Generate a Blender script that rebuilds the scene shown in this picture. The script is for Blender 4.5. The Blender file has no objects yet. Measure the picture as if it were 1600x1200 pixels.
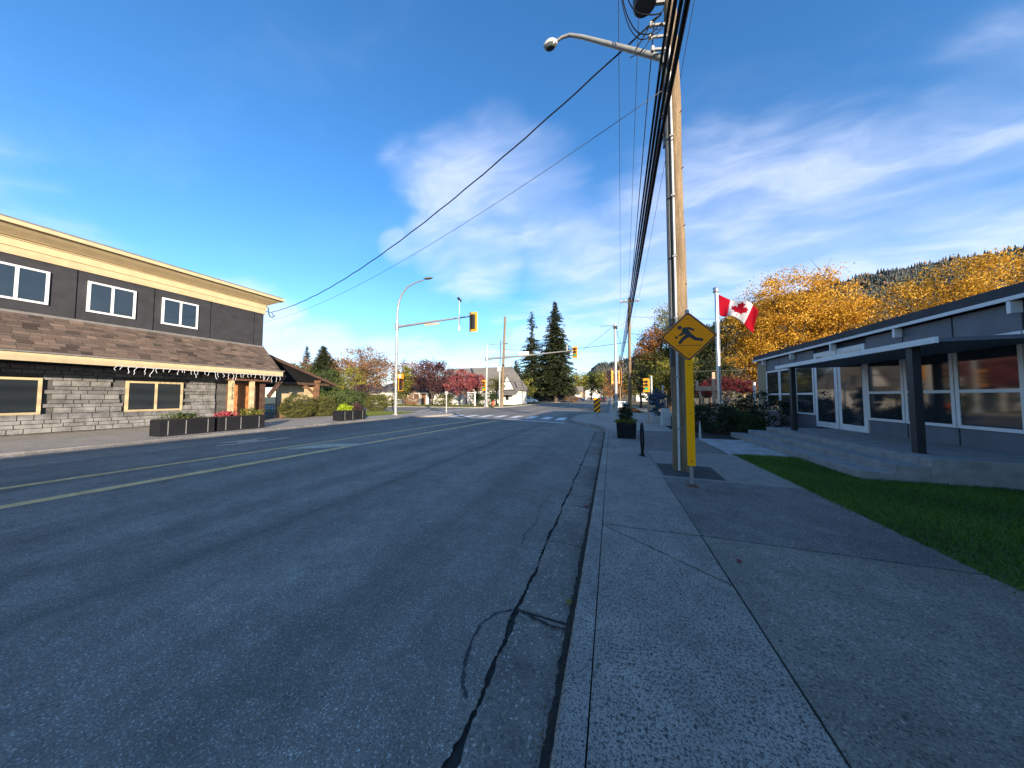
import bpy, bmesh, math, random
import numpy as np
from mathutils import Vector, Matrix
R = math.radians
random.seed(7)
rng = np.random.default_rng(7)
S = bpy.context.scene
COL = S.collection

# ------------------------------------------------------------------ camera
cam = bpy.data.cameras.new('camera')
cam.sensor_width = 36.0
cam.lens = 36.0 * 450 / 1600
cam.clip_start = 0.05
cam.clip_end = 6000
cam_o = bpy.data.objects.new('camera', cam)
COL.objects.link(cam_o)
cam_o.location = (0, 0, 1.5)
cam_o.rotation_euler = (R(92.55), 0, R(19))
S.camera = cam_o

# ------------------------------------------------------------------ sky, sun, exposure
SUN_AZ, SUN_EL = 138.0, 10.5          # azimuth clockwise from +Y
SUN_STRENGTH, SKY_STRENGTH, EXPOSURE = 4.2, 0.127, 1.52
S.view_settings.view_transform = 'Standard'
S.view_settings.look = 'None'
S.view_settings.exposure = EXPOSURE
S.view_settings.gamma = 1.0
S.view_settings.use_curve_mapping = False


def node(nt, t, ins=None, **props):
    n = nt.nodes.new(t)
    for k, v in props.items():
        setattr(n, k, v)
    for k, v in (ins or {}).items():
        s = n.inputs[k]
        if isinstance(v, bpy.types.NodeSocket):
            nt.links.new(v, s)
        else:
            s.default_value = v
    return n


def mth(nt, op, a, b=0.0, clamp=False):
    n = node(nt, 'ShaderNodeMath', {0: a, 1: b}, operation=op)
    n.use_clamp = clamp
    return n.outputs[0]


def mixc(nt, fac, a, b, blend='MIX'):
    n = nt.nodes.new('ShaderNodeMix')
    n.data_type = 'RGBA'
    n.blend_type = blend
    for i, v in ((0, fac), (6, a), (7, b)):
        if isinstance(v, bpy.types.NodeSocket):
            nt.links.new(v, n.inputs[i])
        else:
            n.inputs[i].default_value = (*v, 1) if (i and len(v) == 3) else v
    return n.outputs[2]


def ramp(nt, fac, stops, interp='LINEAR'):
    n = nt.nodes.new('ShaderNodeValToRGB')
    n.color_ramp.interpolation = interp
    e = n.color_ramp.elements
    while len(e) < len(stops):
        e.new(0.5)
    for el, (p, c) in zip(e, stops):
        el.position = p
        el.color = (*c, 1) if not isinstance(c, (int, float)) else (c, c, c, 1)
    nt.links.new(fac, n.inputs[0])
    return n.outputs[0]


def maprange(nt, v, a, b, c=0.0, d=1.0, smooth=True):
    n = node(nt, 'ShaderNodeMapRange', {0: v, 1: a, 2: b, 3: c, 4: d},
             interpolation_type='SMOOTHSTEP' if smooth else 'LINEAR')
    return n.outputs[0]


W = bpy.data.worlds.new('World')
S.world = W
W.use_nodes = True
nt = W.node_tree
sky = node(nt, 'ShaderNodeTexSky', sky_type='NISHITA')
sky.sun_disc = False
sky.sun_elevation = R(SUN_EL)
sky.sun_rotation = R(SUN_AZ)
sky.altitude = 20
sky.air_density = 1.0
sky.dust_density = 0.15
sky.ozone_density = 3.0
hs = node(nt, 'ShaderNodeHueSaturation', {'Saturation': 1.18, 'Value': 1.0, 'Fac': 1.0, 'Color': sky.outputs[0]})
skyc = mixc(nt, 1.0, hs.outputs[0], (0.98, 0.955, 1.03), 'MULTIPLY')
tc = node(nt, 'ShaderNodeTexCoord')
D = node(nt, 'ShaderNodeVectorMath', {0: tc.outputs['Generated']}, operation='NORMALIZE').outputs[0]
sep = node(nt, 'ShaderNodeSeparateXYZ', {0: D})
zz = mth(nt, 'ADD', mth(nt, 'MAXIMUM', sep.outputs[2], 0.0), 0.16)
PX = mth(nt, 'DIVIDE', sep.outputs[0], zz)
PY = mth(nt, 'DIVIDE', sep.outputs[1], zz)
P = node(nt, 'ShaderNodeCombineXYZ', {0: PX, 1: PY, 2: 0.0}).outputs[0]
# where the high cloud lies: (azimuth, elevation, radius) in degrees
BLOBS = [(-21.6, 41.9, 6, .55), (-27.5, 35.9, 8, .75), (-15.1, 34.4, 10, .8), (-33.0, 26.7, 6, .85), (-24.2, 26.4, 8, .9), (-6.2, 24.9, 10, .95),
         (1.1, 28.9, 9, .6), (5.3, 19.4, 14, .95), (7, 27, 10, .75), (14, 31, 8, .55), (18.1, 25, 11, .7), (24, 31, 6, .4), (28.5, 22, 11, .8), (30, 13, 16, .95),
         (16.9, 17.2, 15, .9), (-40.7, 25.9, 3, .75), (-39.8, 37.6, 4, .45), (-62, 7.0, 9, 1.25), (-52.9, 4.5, 8, 1.25),
         (-44.1, 3.4, 7, 1.2), (-35.2, 3.4, 7, 1.1), (-26.6, 4.6, 7, 1.0), (-6.3, 12.7, 9, .85), (-16.0, 9.3, 9, .6),
         (-33.2, 37.1, 6, .6), (45, 20, 14, .7), (62, 22, 13, .55), (85, 22, 18, .6), (-85, 12, 12, .6), (120, 40, 18, .5),
         (-130, 25, 18, .5), (170, 30, 18, .55)]
mask = None
for az, el, r, wgt in BLOBS:
    c = (math.sin(R(az)) * math.cos(R(el)), math.cos(R(az)) * math.cos(R(el)), math.sin(R(el)))
    dt = node(nt, 'ShaderNodeVectorMath', {0: D, 1: c}, operation='DOT_PRODUCT').outputs['Value']
    b = maprange(nt, dt, math.cos(R(r * 1.45)), math.cos(R(r * 0.1)), 0.0, wgt)
    mask = b if mask is None else node(nt, 'ShaderNodeMath', {0: mask, 1: b, 2: 0.18}, operation='SMOOTH_MAX').outputs[0]
warp = node(nt, 'ShaderNodeTexNoise', {'Vector': P, 'Scale': 1.3, 'Detail': 3.0})
wv = node(nt, 'ShaderNodeVectorMath', {0: warp.outputs['Color'], 1: (0.5, 0.5, 0.5)}, operation='SUBTRACT').outputs[0]
wv = node(nt, 'ShaderNodeVectorMath', {0: wv, 'Scale': 0.55}, operation='SCALE').outputs[0]
PW = node(nt, 'ShaderNodeVectorMath', {0: P, 1: wv}, operation='ADD').outputs[0]
mp = node(nt, 'ShaderNodeMapping', {0: PW, 'Rotation': (0, 0, R(35)), 'Scale': (1.0, 2.1, 1.0)})
n1 = node(nt, 'ShaderNodeTexNoise', {'Vector': mp.outputs[0], 'Scale': 1.5, 'Detail': 5.0, 'Roughness': 0.48}).outputs[0]
mp2 = node(nt, 'ShaderNodeMapping', {0: PW, 'Rotation': (0, 0, R(-50)), 'Scale': (1.0, 1.7, 1.0)})
n2 = node(nt, 'ShaderNodeTexNoise', {'Vector': mp2.outputs[0], 'Scale': 17.0, 'Detail': 3.0, 'Roughness': 0.5}).outputs[0]
cl = mth(nt, 'ADD', mth(nt, 'MULTIPLY', n1, 1.25), mth(nt, 'MULTIPLY', n2, mth(nt, 'MULTIPLY', maprange(nt, n1, 0.45, 0.62), 0.34)))
cl = mth(nt, 'ADD', cl, mth(nt, 'MULTIPLY', mask, 0.80))
cl = maprange(nt, cl, 0.74, 1.95, 0.0, 0.74)
cl = mth(nt, 'MULTIPLY', cl, maprange(nt, mask, 0.02, 0.45, 0.0, 1.0))
cl = mth(nt, 'MULTIPLY', cl, maprange(nt, sep.outputs[2], -0.01, 0.03))
skyc = mixc(nt, cl, skyc, (2.8, 3.05, 3.9))
bgn = nt.nodes['Background']
nt.links.new(skyc, bgn.inputs[0])
bgn.inputs[1].default_value = SKY_STRENGTH

sun = bpy.data.lights.new('sun', 'SUN')
sun.energy = SUN_STRENGTH
sun.angle = R(0.53)
sun.color = (1.0, 0.85, 0.66)
sun_o = bpy.data.objects.new('sun', sun)
COL.objects.link(sun_o)
sd = Vector((math.sin(R(SUN_AZ)) * math.cos(R(SUN_EL)), math.cos(R(SUN_AZ)) * math.cos(R(SUN_EL)), math.sin(R(SUN_EL))))
sun_o.rotation_euler = sd.to_track_quat('Z', 'Y').to_euler()
sun_o.location = (20, -30, 30)

# ------------------------------------------------------------------ materials
MATS = {}


def new_mat(name):
    m = bpy.data.materials.new(name)
    m.use_nodes = True
    MATS[name] = m
    return m, m.node_tree, m.node_tree.nodes['Principled BSDF']


def hexless(c, k):
    return tuple(max(0.0, min(1.0, x * k)) for x in c)


def simple(name, c, rough=0.7, var=0.18, scale=4.0, bump=0.0, metal=0.0, spec=0.4, stretch=(1, 1, 1), coord='Object', fine=0.0, bscale=None):
    m, t, b = new_mat(name)
    tcn = node(t, 'ShaderNodeTexCoord')
    v = tcn.outputs[coord] if coord != 'Position' else node(t, 'ShaderNodeNewGeometry').outputs['Position']
    mpn = node(t, 'ShaderNodeMapping', {0: v, 'Scale': stretch})
    nz = node(t, 'ShaderNodeTexNoise', {'Vector': mpn.outputs[0], 'Scale': scale, 'Detail': 6.0, 'Roughness': 0.6}).outputs[0]
    f = maprange(t, nz, 0.28, 0.72)
    col = mixc(t, f, hexless(c, 1 - var), hexless(c, 1 + var))
    if fine:
        nz2 = node(t, 'ShaderNodeTexNoise', {'Vector': mpn.outputs[0], 'Scale': scale * 14, 'Detail': 2.0}).outputs[0]
        col = mixc(t, mth(t, 'MULTIPLY', maprange(t, nz2, 0.35, 0.7), fine), col, hexless(c, 0.45))
    t.links.new(col, b.inputs['Base Color'])
    b.inputs['Roughness'].default_value = rough
    b.inputs['Metallic'].default_value = metal
    b.inputs['Specular IOR Level'].default_value = spec
    if bump:
        nb = node(t, 'ShaderNodeTexNoise', {'Vector': mpn.outputs[0], 'Scale': bscale or scale * 8, 'Detail': 4.0}).outputs[0]
        bp = node(t, 'ShaderNodeBump', {'Height': nb, 'Strength': bump, 'Distance': 0.02})
        t.links.new(bp.outputs[0], b.inputs['Normal'])
    return m


def leafmat(name, cols, transl=0.3, rough=0.6):
    m, t, b = new_mat(name)
    a = node(t, 'ShaderNodeAttribute', attribute_name='tint')
    st = [(i / max(1, len(cols) - 1), c) for i, c in enumerate(cols)]
    col = ramp(t, a.outputs['Fac'], st)
    t.links.new(col, b.inputs['Base Color'])
    b.inputs['Roughness'].default_value = rough
    b.inputs['Specular IOR Level'].default_value = 0.25
    tr = node(t, 'ShaderNodeBsdfTranslucent', {'Color': col})
    mx = node(t, 'ShaderNodeMixShader', {0: transl, 1: b.outputs[0], 2: tr.outputs[0]})
    t.links.new(mx.outputs[0], t.nodes['Material Output'].inputs[0])
    return m


def aggregate(name, matrix, stone_a, stone_b, scale, cover, bump=0.4, big=0.15, rough=0.85, tracks=False, fleck=0.0, seam=False, pepper=0.0):
    """Stones set in a matrix: asphalt or exposed-aggregate concrete, in world metres."""
    m, t, b = new_mat(name)
    g = node(t, 'ShaderNodeNewGeometry').outputs['Position']
    wn = node(t, 'ShaderNodeTexNoise', {'Vector': g, 'Scale': scale * 1.3, 'Detail': 3.0, 'Roughness': 0.6}).outputs['Color']
    wn = node(t, 'ShaderNodeVectorMath', {0: wn, 1: (0.5, 0.5, 0.5)}, operation='SUBTRACT').outputs[0]
    wn = node(t, 'ShaderNodeVectorMath', {0: wn, 'Scale': 1.1 / scale}, operation='SCALE').outputs[0]
    gw = node(t, 'ShaderNodeVectorMath', {0: g, 1: wn}, operation='ADD').outputs[0]
    vo = node(t, 'ShaderNodeTexVoronoi', {'Vector': gw, 'Scale': scale, 'Randomness': 1.0})
    vo2 = node(t, 'ShaderNodeTexVoronoi', {'Vector': gw, 'Scale': scale * 0.47, 'Randomness': 1.0})
    sp = node(t, 'ShaderNodeSeparateColor', {0: vo.outputs['Color']})
    sp2 = node(t, 'ShaderNodeSeparateColor', {0: vo2.outputs['Color']})
    stone = mixc(t, sp.outputs[0], stone_a, stone_b)
    inside = maprange(t, vo.outputs['Distance'], 0.30, 0.46, 1.0, 0.0)
    pick = mth(t, 'LESS_THAN', sp.outputs[1], cover)
    col = mixc(t, mth(t, 'MULTIPLY', inside, pick), matrix, stone)
    inside2 = maprange(t, vo2.outputs['Distance'], 0.26, 0.4, 1.0, 0.0)
    pick2 = mth(t, 'LESS_THAN', sp2.outputs[1], cover * 0.3)
    stone2 = mixc(t, sp2.outputs[0], stone_b, stone_a)
    col = mixc(t, mth(t, 'MULTIPLY', inside2, pick2), col, stone2)
    if pepper:
        pn = node(t, 'ShaderNodeTexNoise', {'Vector': g, 'Scale': scale * 0.85, 'Detail': 5.0, 'Roughness': 0.72}).outputs[0]
        col = mixc(t, maprange(t, pn, 0.50, 0.60, 0.0, pepper), col, stone_a)
        pn2 = node(t, 'ShaderNodeTexNoise', {'Vector': g, 'Scale': scale * 0.62, 'Detail': 5.0, 'Roughness': 0.7}).outputs[1]
        pl_ = node(t, 'ShaderNodeSeparateColor', {0: pn2}).outputs[1]
        col = mixc(t, maprange(t, pl_, 0.60, 0.68, 0.0, pepper * 0.55), col, stone_b)
    if fleck:
        pf = mth(t, 'GREATER_THAN', sp.outputs[2], 1 - fleck)
        col = mixc(t, mth(t, 'MULTIPLY', pf, inside), col, (0.48, 0.48, 0.46))
    nz = node(t, 'ShaderNodeTexNoise', {'Vector': g, 'Scale': 0.9, 'Detail': 8.0, 'Roughness': 0.65}).outputs[0]
    k = maprange(t, nz, 0.3, 0.7, 1 - big, 1 + big)
    bl = node(t, 'ShaderNodeTexNoise', {'Vector': g, 'Scale': 4.5, 'Detail': 6.0, 'Roughness': 0.7}).outputs[0]
    k = mth(t, 'MULTIPLY', k, maprange(t, bl, 0.32, 0.68, 0.86, 1.12))
    grit = node(t, 'ShaderNodeTexNoise', {'Vector': g, 'Scale': scale * 2.2, 'Detail': 2.0}).outputs[0]
    k = mth(t, 'MULTIPLY', k, maprange(t, grit, 0.3, 0.7, 0.72, 1.28))
    if tracks:
        mpn = node(t, 'ShaderNodeMapping', {0: g, 'Scale': (1.0, 0.03, 1.0)})
        n3 = node(t, 'ShaderNodeTexNoise', {'Vector': mpn.outputs[0], 'Scale': 0.85, 'Detail': 3.0}).outputs[0]
        k = mth(t, 'MULTIPLY', k, maprange(t, n3, 0.32, 0.68, 0.80, 1.16))
        mpo = node(t, 'ShaderNodeMapping', {0: g, 'Scale': (1.0, 0.5, 1.0)})
        n4 = node(t, 'ShaderNodeTexNoise', {'Vector': mpo.outputs[0], 'Scale': 0.16, 'Detail': 4.0}).outputs[0]
        k = mth(t, 'MULTIPLY', k, maprange(t, n4, 0.35, 0.65, 0.86, 1.12))
    if seam:
        sx = node(t, 'ShaderNodeSeparateXYZ', {0: g})
        n5 = node(t, 'ShaderNodeTexNoise', {'Vector': g, 'Scale': 1.1, 'Detail': 4.0}).outputs[0]
        off = mth(t, 'ABSOLUTE', mth(t, 'ADD', sx.outputs[0], mth(t, 'ADD', 4.0, mth(t, 'MULTIPLY', mth(t, 'SUBTRACT', n5, 0.5), 0.35))))
        k = mth(t, 'MULTIPLY', k, maprange(t, off, 0.0, 0.13, 0.84, 1.0))
    hsv = node(t, 'ShaderNodeHueSaturation', {'Value': k, 'Color': col})
    t.links.new(hsv.outputs[0], b.inputs['Base Color'])
    b.inputs['Roughness'].default_value = rough
    b.inputs['Specular IOR Level'].default_value = 0.3
    fn = node(t, 'ShaderNodeTexNoise', {'Vector': g, 'Scale': scale * 1.5, 'Detail': 3.0}).outputs[0]
    h = mth(t, 'ADD', mth(t, 'MULTIPLY', inside, 0.6), fn)
    bp = node(t, 'ShaderNodeBump', {'Height': h, 'Strength': bump, 'Distance': 0.004})
    t.links.new(bp.outputs[0], b.inputs['Normal'])
    return m


aggregate('asphalt', (0.215, 0.192, 0.160), (0.09, 0.081, 0.069), (0.50, 0.455, 0.385), 100, 0.85, 0.9, 0.12, 0.9, True, 0.06, True, 0.6)
aggregate('asphalt_patch', (0.05, 0.05, 0.05), (0.03, 0.03, 0.03), (0.14, 0.14, 0.135), 85, 0.7, 0.6, 0.15, 0.9)
aggregate('sidewalk_concrete', (0.315, 0.28, 0.235), (0.05, 0.046, 0.042), (0.26, 0.225, 0.185), 80, 0.75, 0.6, 0.16, pepper=0.85)
aggregate('kerb_concrete', (0.30, 0.275, 0.24), (0.055, 0.05, 0.046), (0.22, 0.19, 0.165), 84, 0.65, 0.6, 0.2, pepper=0.7)
aggregate('gutter_concrete', (0.205, 0.18, 0.15), (0.09, 0.08, 0.066), (0.48, 0.42, 0.34), 46, 0.5, 0.8, 0.25, 0.9, False, 0.03, pepper=0.45)
aggregate('panel_brown', (0.215, 0.185, 0.145), (0.06, 0.053, 0.045), (0.40, 0.34, 0.27), 68, 0.6, 0.5, 0.2, pepper=0.6)
aggregate('panel_dark', (0.165, 0.148, 0.128), (0.05, 0.046, 0.042), (0.36, 0.315, 0.265), 62, 0.62, 0.5, 0.2, pepper=0.7)
aggregate('panel_plain', (0.235, 0.208, 0.175), (0.12, 0.115, 0.11), (0.27, 0.26, 0.24), 95, 0.4, 0.3, 0.10)
aggregate('pavement', (0.33, 0.29, 0.235), (0.14, 0.13, 0.12), (0.33, 0.31, 0.28), 60, 0.4, 0.3, 0.12)
simple('pad_concrete', (0.36, 0.355, 0.34), 0.85, 0.3, 2.5, 0.25, coord='Position', fine=0.5)
simple('bed_dirt', (0.035, 0.03, 0.024), 0.95, 0.4, 9, 0.5, coord='Position')
simple('crack_fill', (0.034, 0.031, 0.028), 0.95, 0.35, 30, 0.4, coord='Position')
simple('soil', (0.03, 0.022, 0.016), 0.95, 0.4, 8, 0.8, coord='Position')
simple('grass_ground', (0.085, 0.095, 0.03), 0.95, 0.35, 1.4, 0.7, coord='Position', fine=0.5)
simple('leafy_ground', (0.17, 0.115, 0.04), 0.95, 0.4, 2.5, 0.7, coord='Position', fine=0.5)
simple('paint_white', (0.78, 0.76, 0.72), 0.7, 0.15, 5, 0.2, coord='Position', fine=0.35)
simple('paint_yellow', (0.86, 0.54, 0.23), 0.75, 0.25, 5, 0.2, coord='Position', fine=0.55)
simple('paint_faded', (0.56, 0.47, 0.34), 0.8, 0.25, 5, 0.2, coord='Position', fine=0.5)
simple('pole_wood', (0.205, 0.142, 0.08), 0.85, 0.42, 5, 0.9, stretch=(3.0, 3.0, 0.22), fine=0.6, bscale=28)
simple('timber_brown', (0.15, 0.075, 0.04), 0.75, 0.3, 4, 0.4, stretch=(3, 3, 0.6))
simple('timber_dark', (0.075, 0.04, 0.026), 0.75, 0.3, 4, 0.4, stretch=(3, 3, 0.6))
simple('timber_light', (0.42, 0.27, 0.17), 0.75, 0.2, 4, 0.3, stretch=(3, 3, 0.6))
simple('door_wood', (0.40, 0.165, 0.06), 0.5, 0.25, 5, 0.2, stretch=(3, 3, 0.35))
simple('galvanised', (0.27, 0.265, 0.25), 0.45, 0.15, 6, 0.05, metal=0.35)
simple('aluminium', (0.42, 0.42, 0.42), 0.32, 0.08, 8, 0.0, metal=0.8)
simple('pole_paint', (0.36, 0.355, 0.33), 0.45, 0.08, 4, 0.0)
simple('pale_concrete', (0.42, 0.41, 0.39), 0.85, 0.15, 8, 0.3)
simple('dark_metal', (0.018, 0.019, 0.022), 0.5, 0.2, 6, 0.05)
simple('cable_black', (0.009, 0.009, 0.010), 0.7, 0.2, 8, 0.0, spec=0.12)
simple('cable_grey', (0.05, 0.05, 0.055), 0.6, 0.2, 8, 0.0)
simple('conduit', (0.5, 0.5, 0.49), 0.5, 0.1, 6, 0.0)
simple('transformer_grey', (0.055, 0.06, 0.065), 0.5, 0.15, 5, 0.0)
simple('porcelain', (0.52, 0.49, 0.44), 0.3, 0.1, 5, 0.0)
simple('sign_yellow', (1.0, 0.285, 0.0), 0.6, 0.03, 7, 0.0, spec=0.15)
simple('strip_yellow', (1.0, 0.385, 0.0), 0.6, 0.03, 7, 0.0, spec=0.15)
simple('board_yellow', (1.0, 0.36, 0.0), 0.6, 0.05, 7, 0.0, spec=0.15)
simple('signal_yellow', (0.62, 0.25, 0.012), 0.45, 0.07, 7, 0.0)
simple('sign_black', (0.012, 0.012, 0.014), 0.5, 0.2, 9, 0.0)
simple('sign_white', (0.75, 0.75, 0.74), 0.45, 0.06, 5, 0.0)
simple('rust', (0.14, 0.06, 0.03), 0.8, 0.4, 30, 0.3)
simple('cream', (0.46, 0.36, 0.21), 0.65, 0.08, 3, 0.08)
simple('charcoal_wall', (0.028, 0.0275, 0.032), 0.75, 0.22, 2.2, 0.15, fine=0.25)
simple('flashing', (0.15, 0.14, 0.13), 0.6, 0.15, 5, 0.0)
simple('stone_grey', (0.17, 0.165, 0.16), 0.85, 0.35, 3, 0.7)
simple('mortar', (0.08, 0.078, 0.074), 0.9, 0.2, 10, 0.4)
simple('shingle', (0.145, 0.10, 0.075), 0.9, 0.32, 2.3, 0.6, fine=0.4)
simple('shingle_grey', (0.15, 0.135, 0.12), 0.9, 0.25, 1.6, 0.5, stretch=(0.5, 0.5, 3))
simple('roof_dark', (0.05, 0.052, 0.056), 0.85, 0.2, 3, 0.2)
simple('siding_white', (0.60, 0.57, 0.52), 0.7, 0.08, 2, 0.08)
simple('siding_tan', (0.36, 0.29, 0.20), 0.8, 0.12, 2, 0.15)
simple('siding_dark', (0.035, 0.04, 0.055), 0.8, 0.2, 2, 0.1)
simple('siding_blue', (0.28, 0.34, 0.43), 0.7, 0.1, 2, 0.05)
simple('panel_slate', (0.12, 0.13, 0.15), 0.6, 0.12, 2, 0.05)
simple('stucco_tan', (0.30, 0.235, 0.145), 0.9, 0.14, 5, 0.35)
simple('trim_white', (0.66, 0.66, 0.65), 0.5, 0.06, 4, 0.0)
simple('step_concrete', (0.23, 0.225, 0.215), 0.85, 0.2, 5, 0.25)
simple('flag_red', (0.21, 0.004, 0.012), 0.9, 0.06, 3, 0.0, spec=0.03)
simple('flag_white', (0.36, 0.36, 0.38), 0.9, 0.04, 3, 0.0, spec=0.05)
simple('hydrant_red', (0.50, 0.07, 0.04), 0.5, 0.15, 8, 0.0)
simple('awning_red', (0.45, 0.03, 0.06), 0.7, 0.1, 3, 0.0)
simple('planter_black', (0.009, 0.0095, 0.012), 0.75, 0.2, 4, 0.05, spec=0.2)
simple('car_white', (0.68, 0.69, 0.70), 0.25, 0.03, 2, 0.0, spec=0.6)
simple('car_dark', (0.02, 0.018, 0.022), 0.22, 0.1, 2, 0.0, spec=0.6)
simple('car_blue', (0.05, 0.16, 0.36), 0.25, 0.05, 2, 0.0, spec=0.6)
simple('car_grey', (0.10, 0.10, 0.11), 0.25, 0.05, 2, 0.0, spec=0.6)
simple('rubber', (0.015, 0.015, 0.015), 0.85, 0.2, 8, 0.0)
simple('bark', (0.075, 0.055, 0.04), 0.9, 0.35, 4, 0.7, stretch=(3, 3, 0.5))
simple('bark_pale', (0.24, 0.20, 0.15), 0.9, 0.3, 4, 0.5, stretch=(3, 3, 0.5))
simple('string_light', (0.72, 0.73, 0.75), 0.4, 0.05, 4, 0.0)
simple('terrain', (0.07, 0.08, 0.035), 0.95, 0.3, 0.05, 0.3, coord='Position')
simple('hill_ground', (0.05, 0.06, 0.045), 0.95, 0.5, 0.02, 0.3, coord='Position', fine=0.4)
simple('lens_red', (0.10, 0.01, 0.008), 0.25, 0.1, 6, 0.0, spec=0.6)
simple('lens_amber', (0.16, 0.07, 0.01), 0.25, 0.1, 6, 0.0, spec=0.6)
simple('head_light', (0.75, 0.75, 0.72), 0.2, 0.05, 6, 0.0, spec=0.6)
simple('tail_light', (0.30, 0.015, 0.012), 0.25, 0.05, 6, 0.0, spec=0.6)
simple('lamp_glass', (0.06, 0.065, 0.06), 0.2, 0.1, 6, 0.0, spec=0.6)
m, t, b = new_mat('lens_green')
nz = node(t, 'ShaderNodeTexNoise', {'Scale': 20.0}).outputs[0]
t.links.new(mixc(t, nz, (0.02, 0.6, 0.2), (0.03, 0.75, 0.3)), b.inputs['Base Color'])
t.links.new(mixc(t, nz, (0.0, 0.75, 0.18), (0.02, 0.9, 0.28)), b.inputs['Emission Color'])
b.inputs['Emission Strength'].default_value = 0.34
m, t, b = new_mat('glass_dark')
nz = node(t, 'ShaderNodeTexNoise', {'Scale': 1.5}).outputs[0]
t.links.new(mixc(t, nz, (0.012, 0.016, 0.02), (0.03, 0.036, 0.042)), b.inputs['Base Color'])
b.inputs['Roughness'].default_value = 0.05
b.inputs['Specular IOR Level'].default_value = 0.9

leafmat('shingle_tab', [(0.045, 0.034, 0.028), (0.085, 0.064, 0.052), (0.125, 0.09, 0.07), (0.17, 0.12, 0.092)], 0.0, 0.95)
leafmat('leaf_gold', [(0.12, 0.075, 0.012), (0.40, 0.21, 0.018), (0.62, 0.34, 0.03), (0.72, 0.44, 0.07)], 0.35)
leafmat('leaf_olive', [(0.03, 0.04, 0.012), (0.09, 0.10, 0.022), (0.20, 0.19, 0.035), (0.36, 0.30, 0.04)], 0.3)
leafmat('leaf_rust', [(0.08, 0.03, 0.012), (0.24, 0.085, 0.025), (0.34, 0.14, 0.04), (0.32, 0.19, 0.05)], 0.3)
leafmat('leaf_pink', [(0.09, 0.06, 0.026), (0.20, 0.12, 0.05), (0.30, 0.15, 0.085), (0.34, 0.21, 0.12)], 0.3)
leafmat('leaf_plum', [(0.018, 0.010, 0.014), (0.045, 0.022, 0.03), (0.10, 0.045, 0.05), (0.19, 0.10, 0.07)], 0.2)
leafmat('leaf_crimson', [(0.08, 0.02, 0.025), (0.22, 0.045, 0.055), (0.34, 0.085, 0.09), (0.36, 0.19, 0.15)], 0.3)
leafmat('leaf_maroon', [(0.03, 0.006, 0.01), (0.10, 0.014, 0.022), (0.17, 0.02, 0.03), (0.22, 0.035, 0.04)], 0.3)
leafmat('leaf_green', [(0.015, 0.025, 0.008), (0.04, 0.065, 0.016), (0.075, 0.105, 0.025), (0.13, 0.15, 0.045)], 0.25)
leafmat('leaf_shrub', [(0.03, 0.035, 0.010), (0.08, 0.085, 0.022), (0.13, 0.13, 0.035), (0.19, 0.17, 0.055)], 0.25)
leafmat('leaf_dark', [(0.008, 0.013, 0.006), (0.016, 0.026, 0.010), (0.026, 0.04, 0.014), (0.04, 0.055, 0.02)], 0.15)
leafmat('leaf_lime', [(0.16, 0.24, 0.01), (0.32, 0.42, 0.02), (0.46, 0.55, 0.03)], 0.3)
leafmat('leaf_flower', [(0.20, 0.02, 0.03), (0.40, 0.06, 0.09), (0.10, 0.14, 0.04)], 0.2)
leafmat('leaf_teal', [(0.02, 0.06, 0.05), (0.04, 0.11, 0.10), (0.04, 0.09, 0.22), (0.28, 0.19, 0.11)], 0.2)
leafmat('needle', [(0.010, 0.016, 0.008), (0.022, 0.032, 0.014), (0.04, 0.052, 0.022), (0.075, 0.08, 0.035)], 0.12)
leafmat('blade', [(0.03, 0.07, 0.01), (0.08, 0.165, 0.02), (0.14, 0.22, 0.04)], 0.3)
leafmat('blade_sun', [(0.06, 0.08, 0.02), (0.10, 0.13, 0.03), (0.15, 0.16, 0.05)], 0.3)
leafmat('forest_leaf_haze', [(0.028, 0.038, 0.038), (0.045, 0.055, 0.05), (0.085, 0.075, 0.05), (0.22, 0.125, 0.065)], 0.0)  # blue-grey shift puts distance haze into the leaf colour

# ------------------------------------------------------------------ mesh helpers


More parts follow.
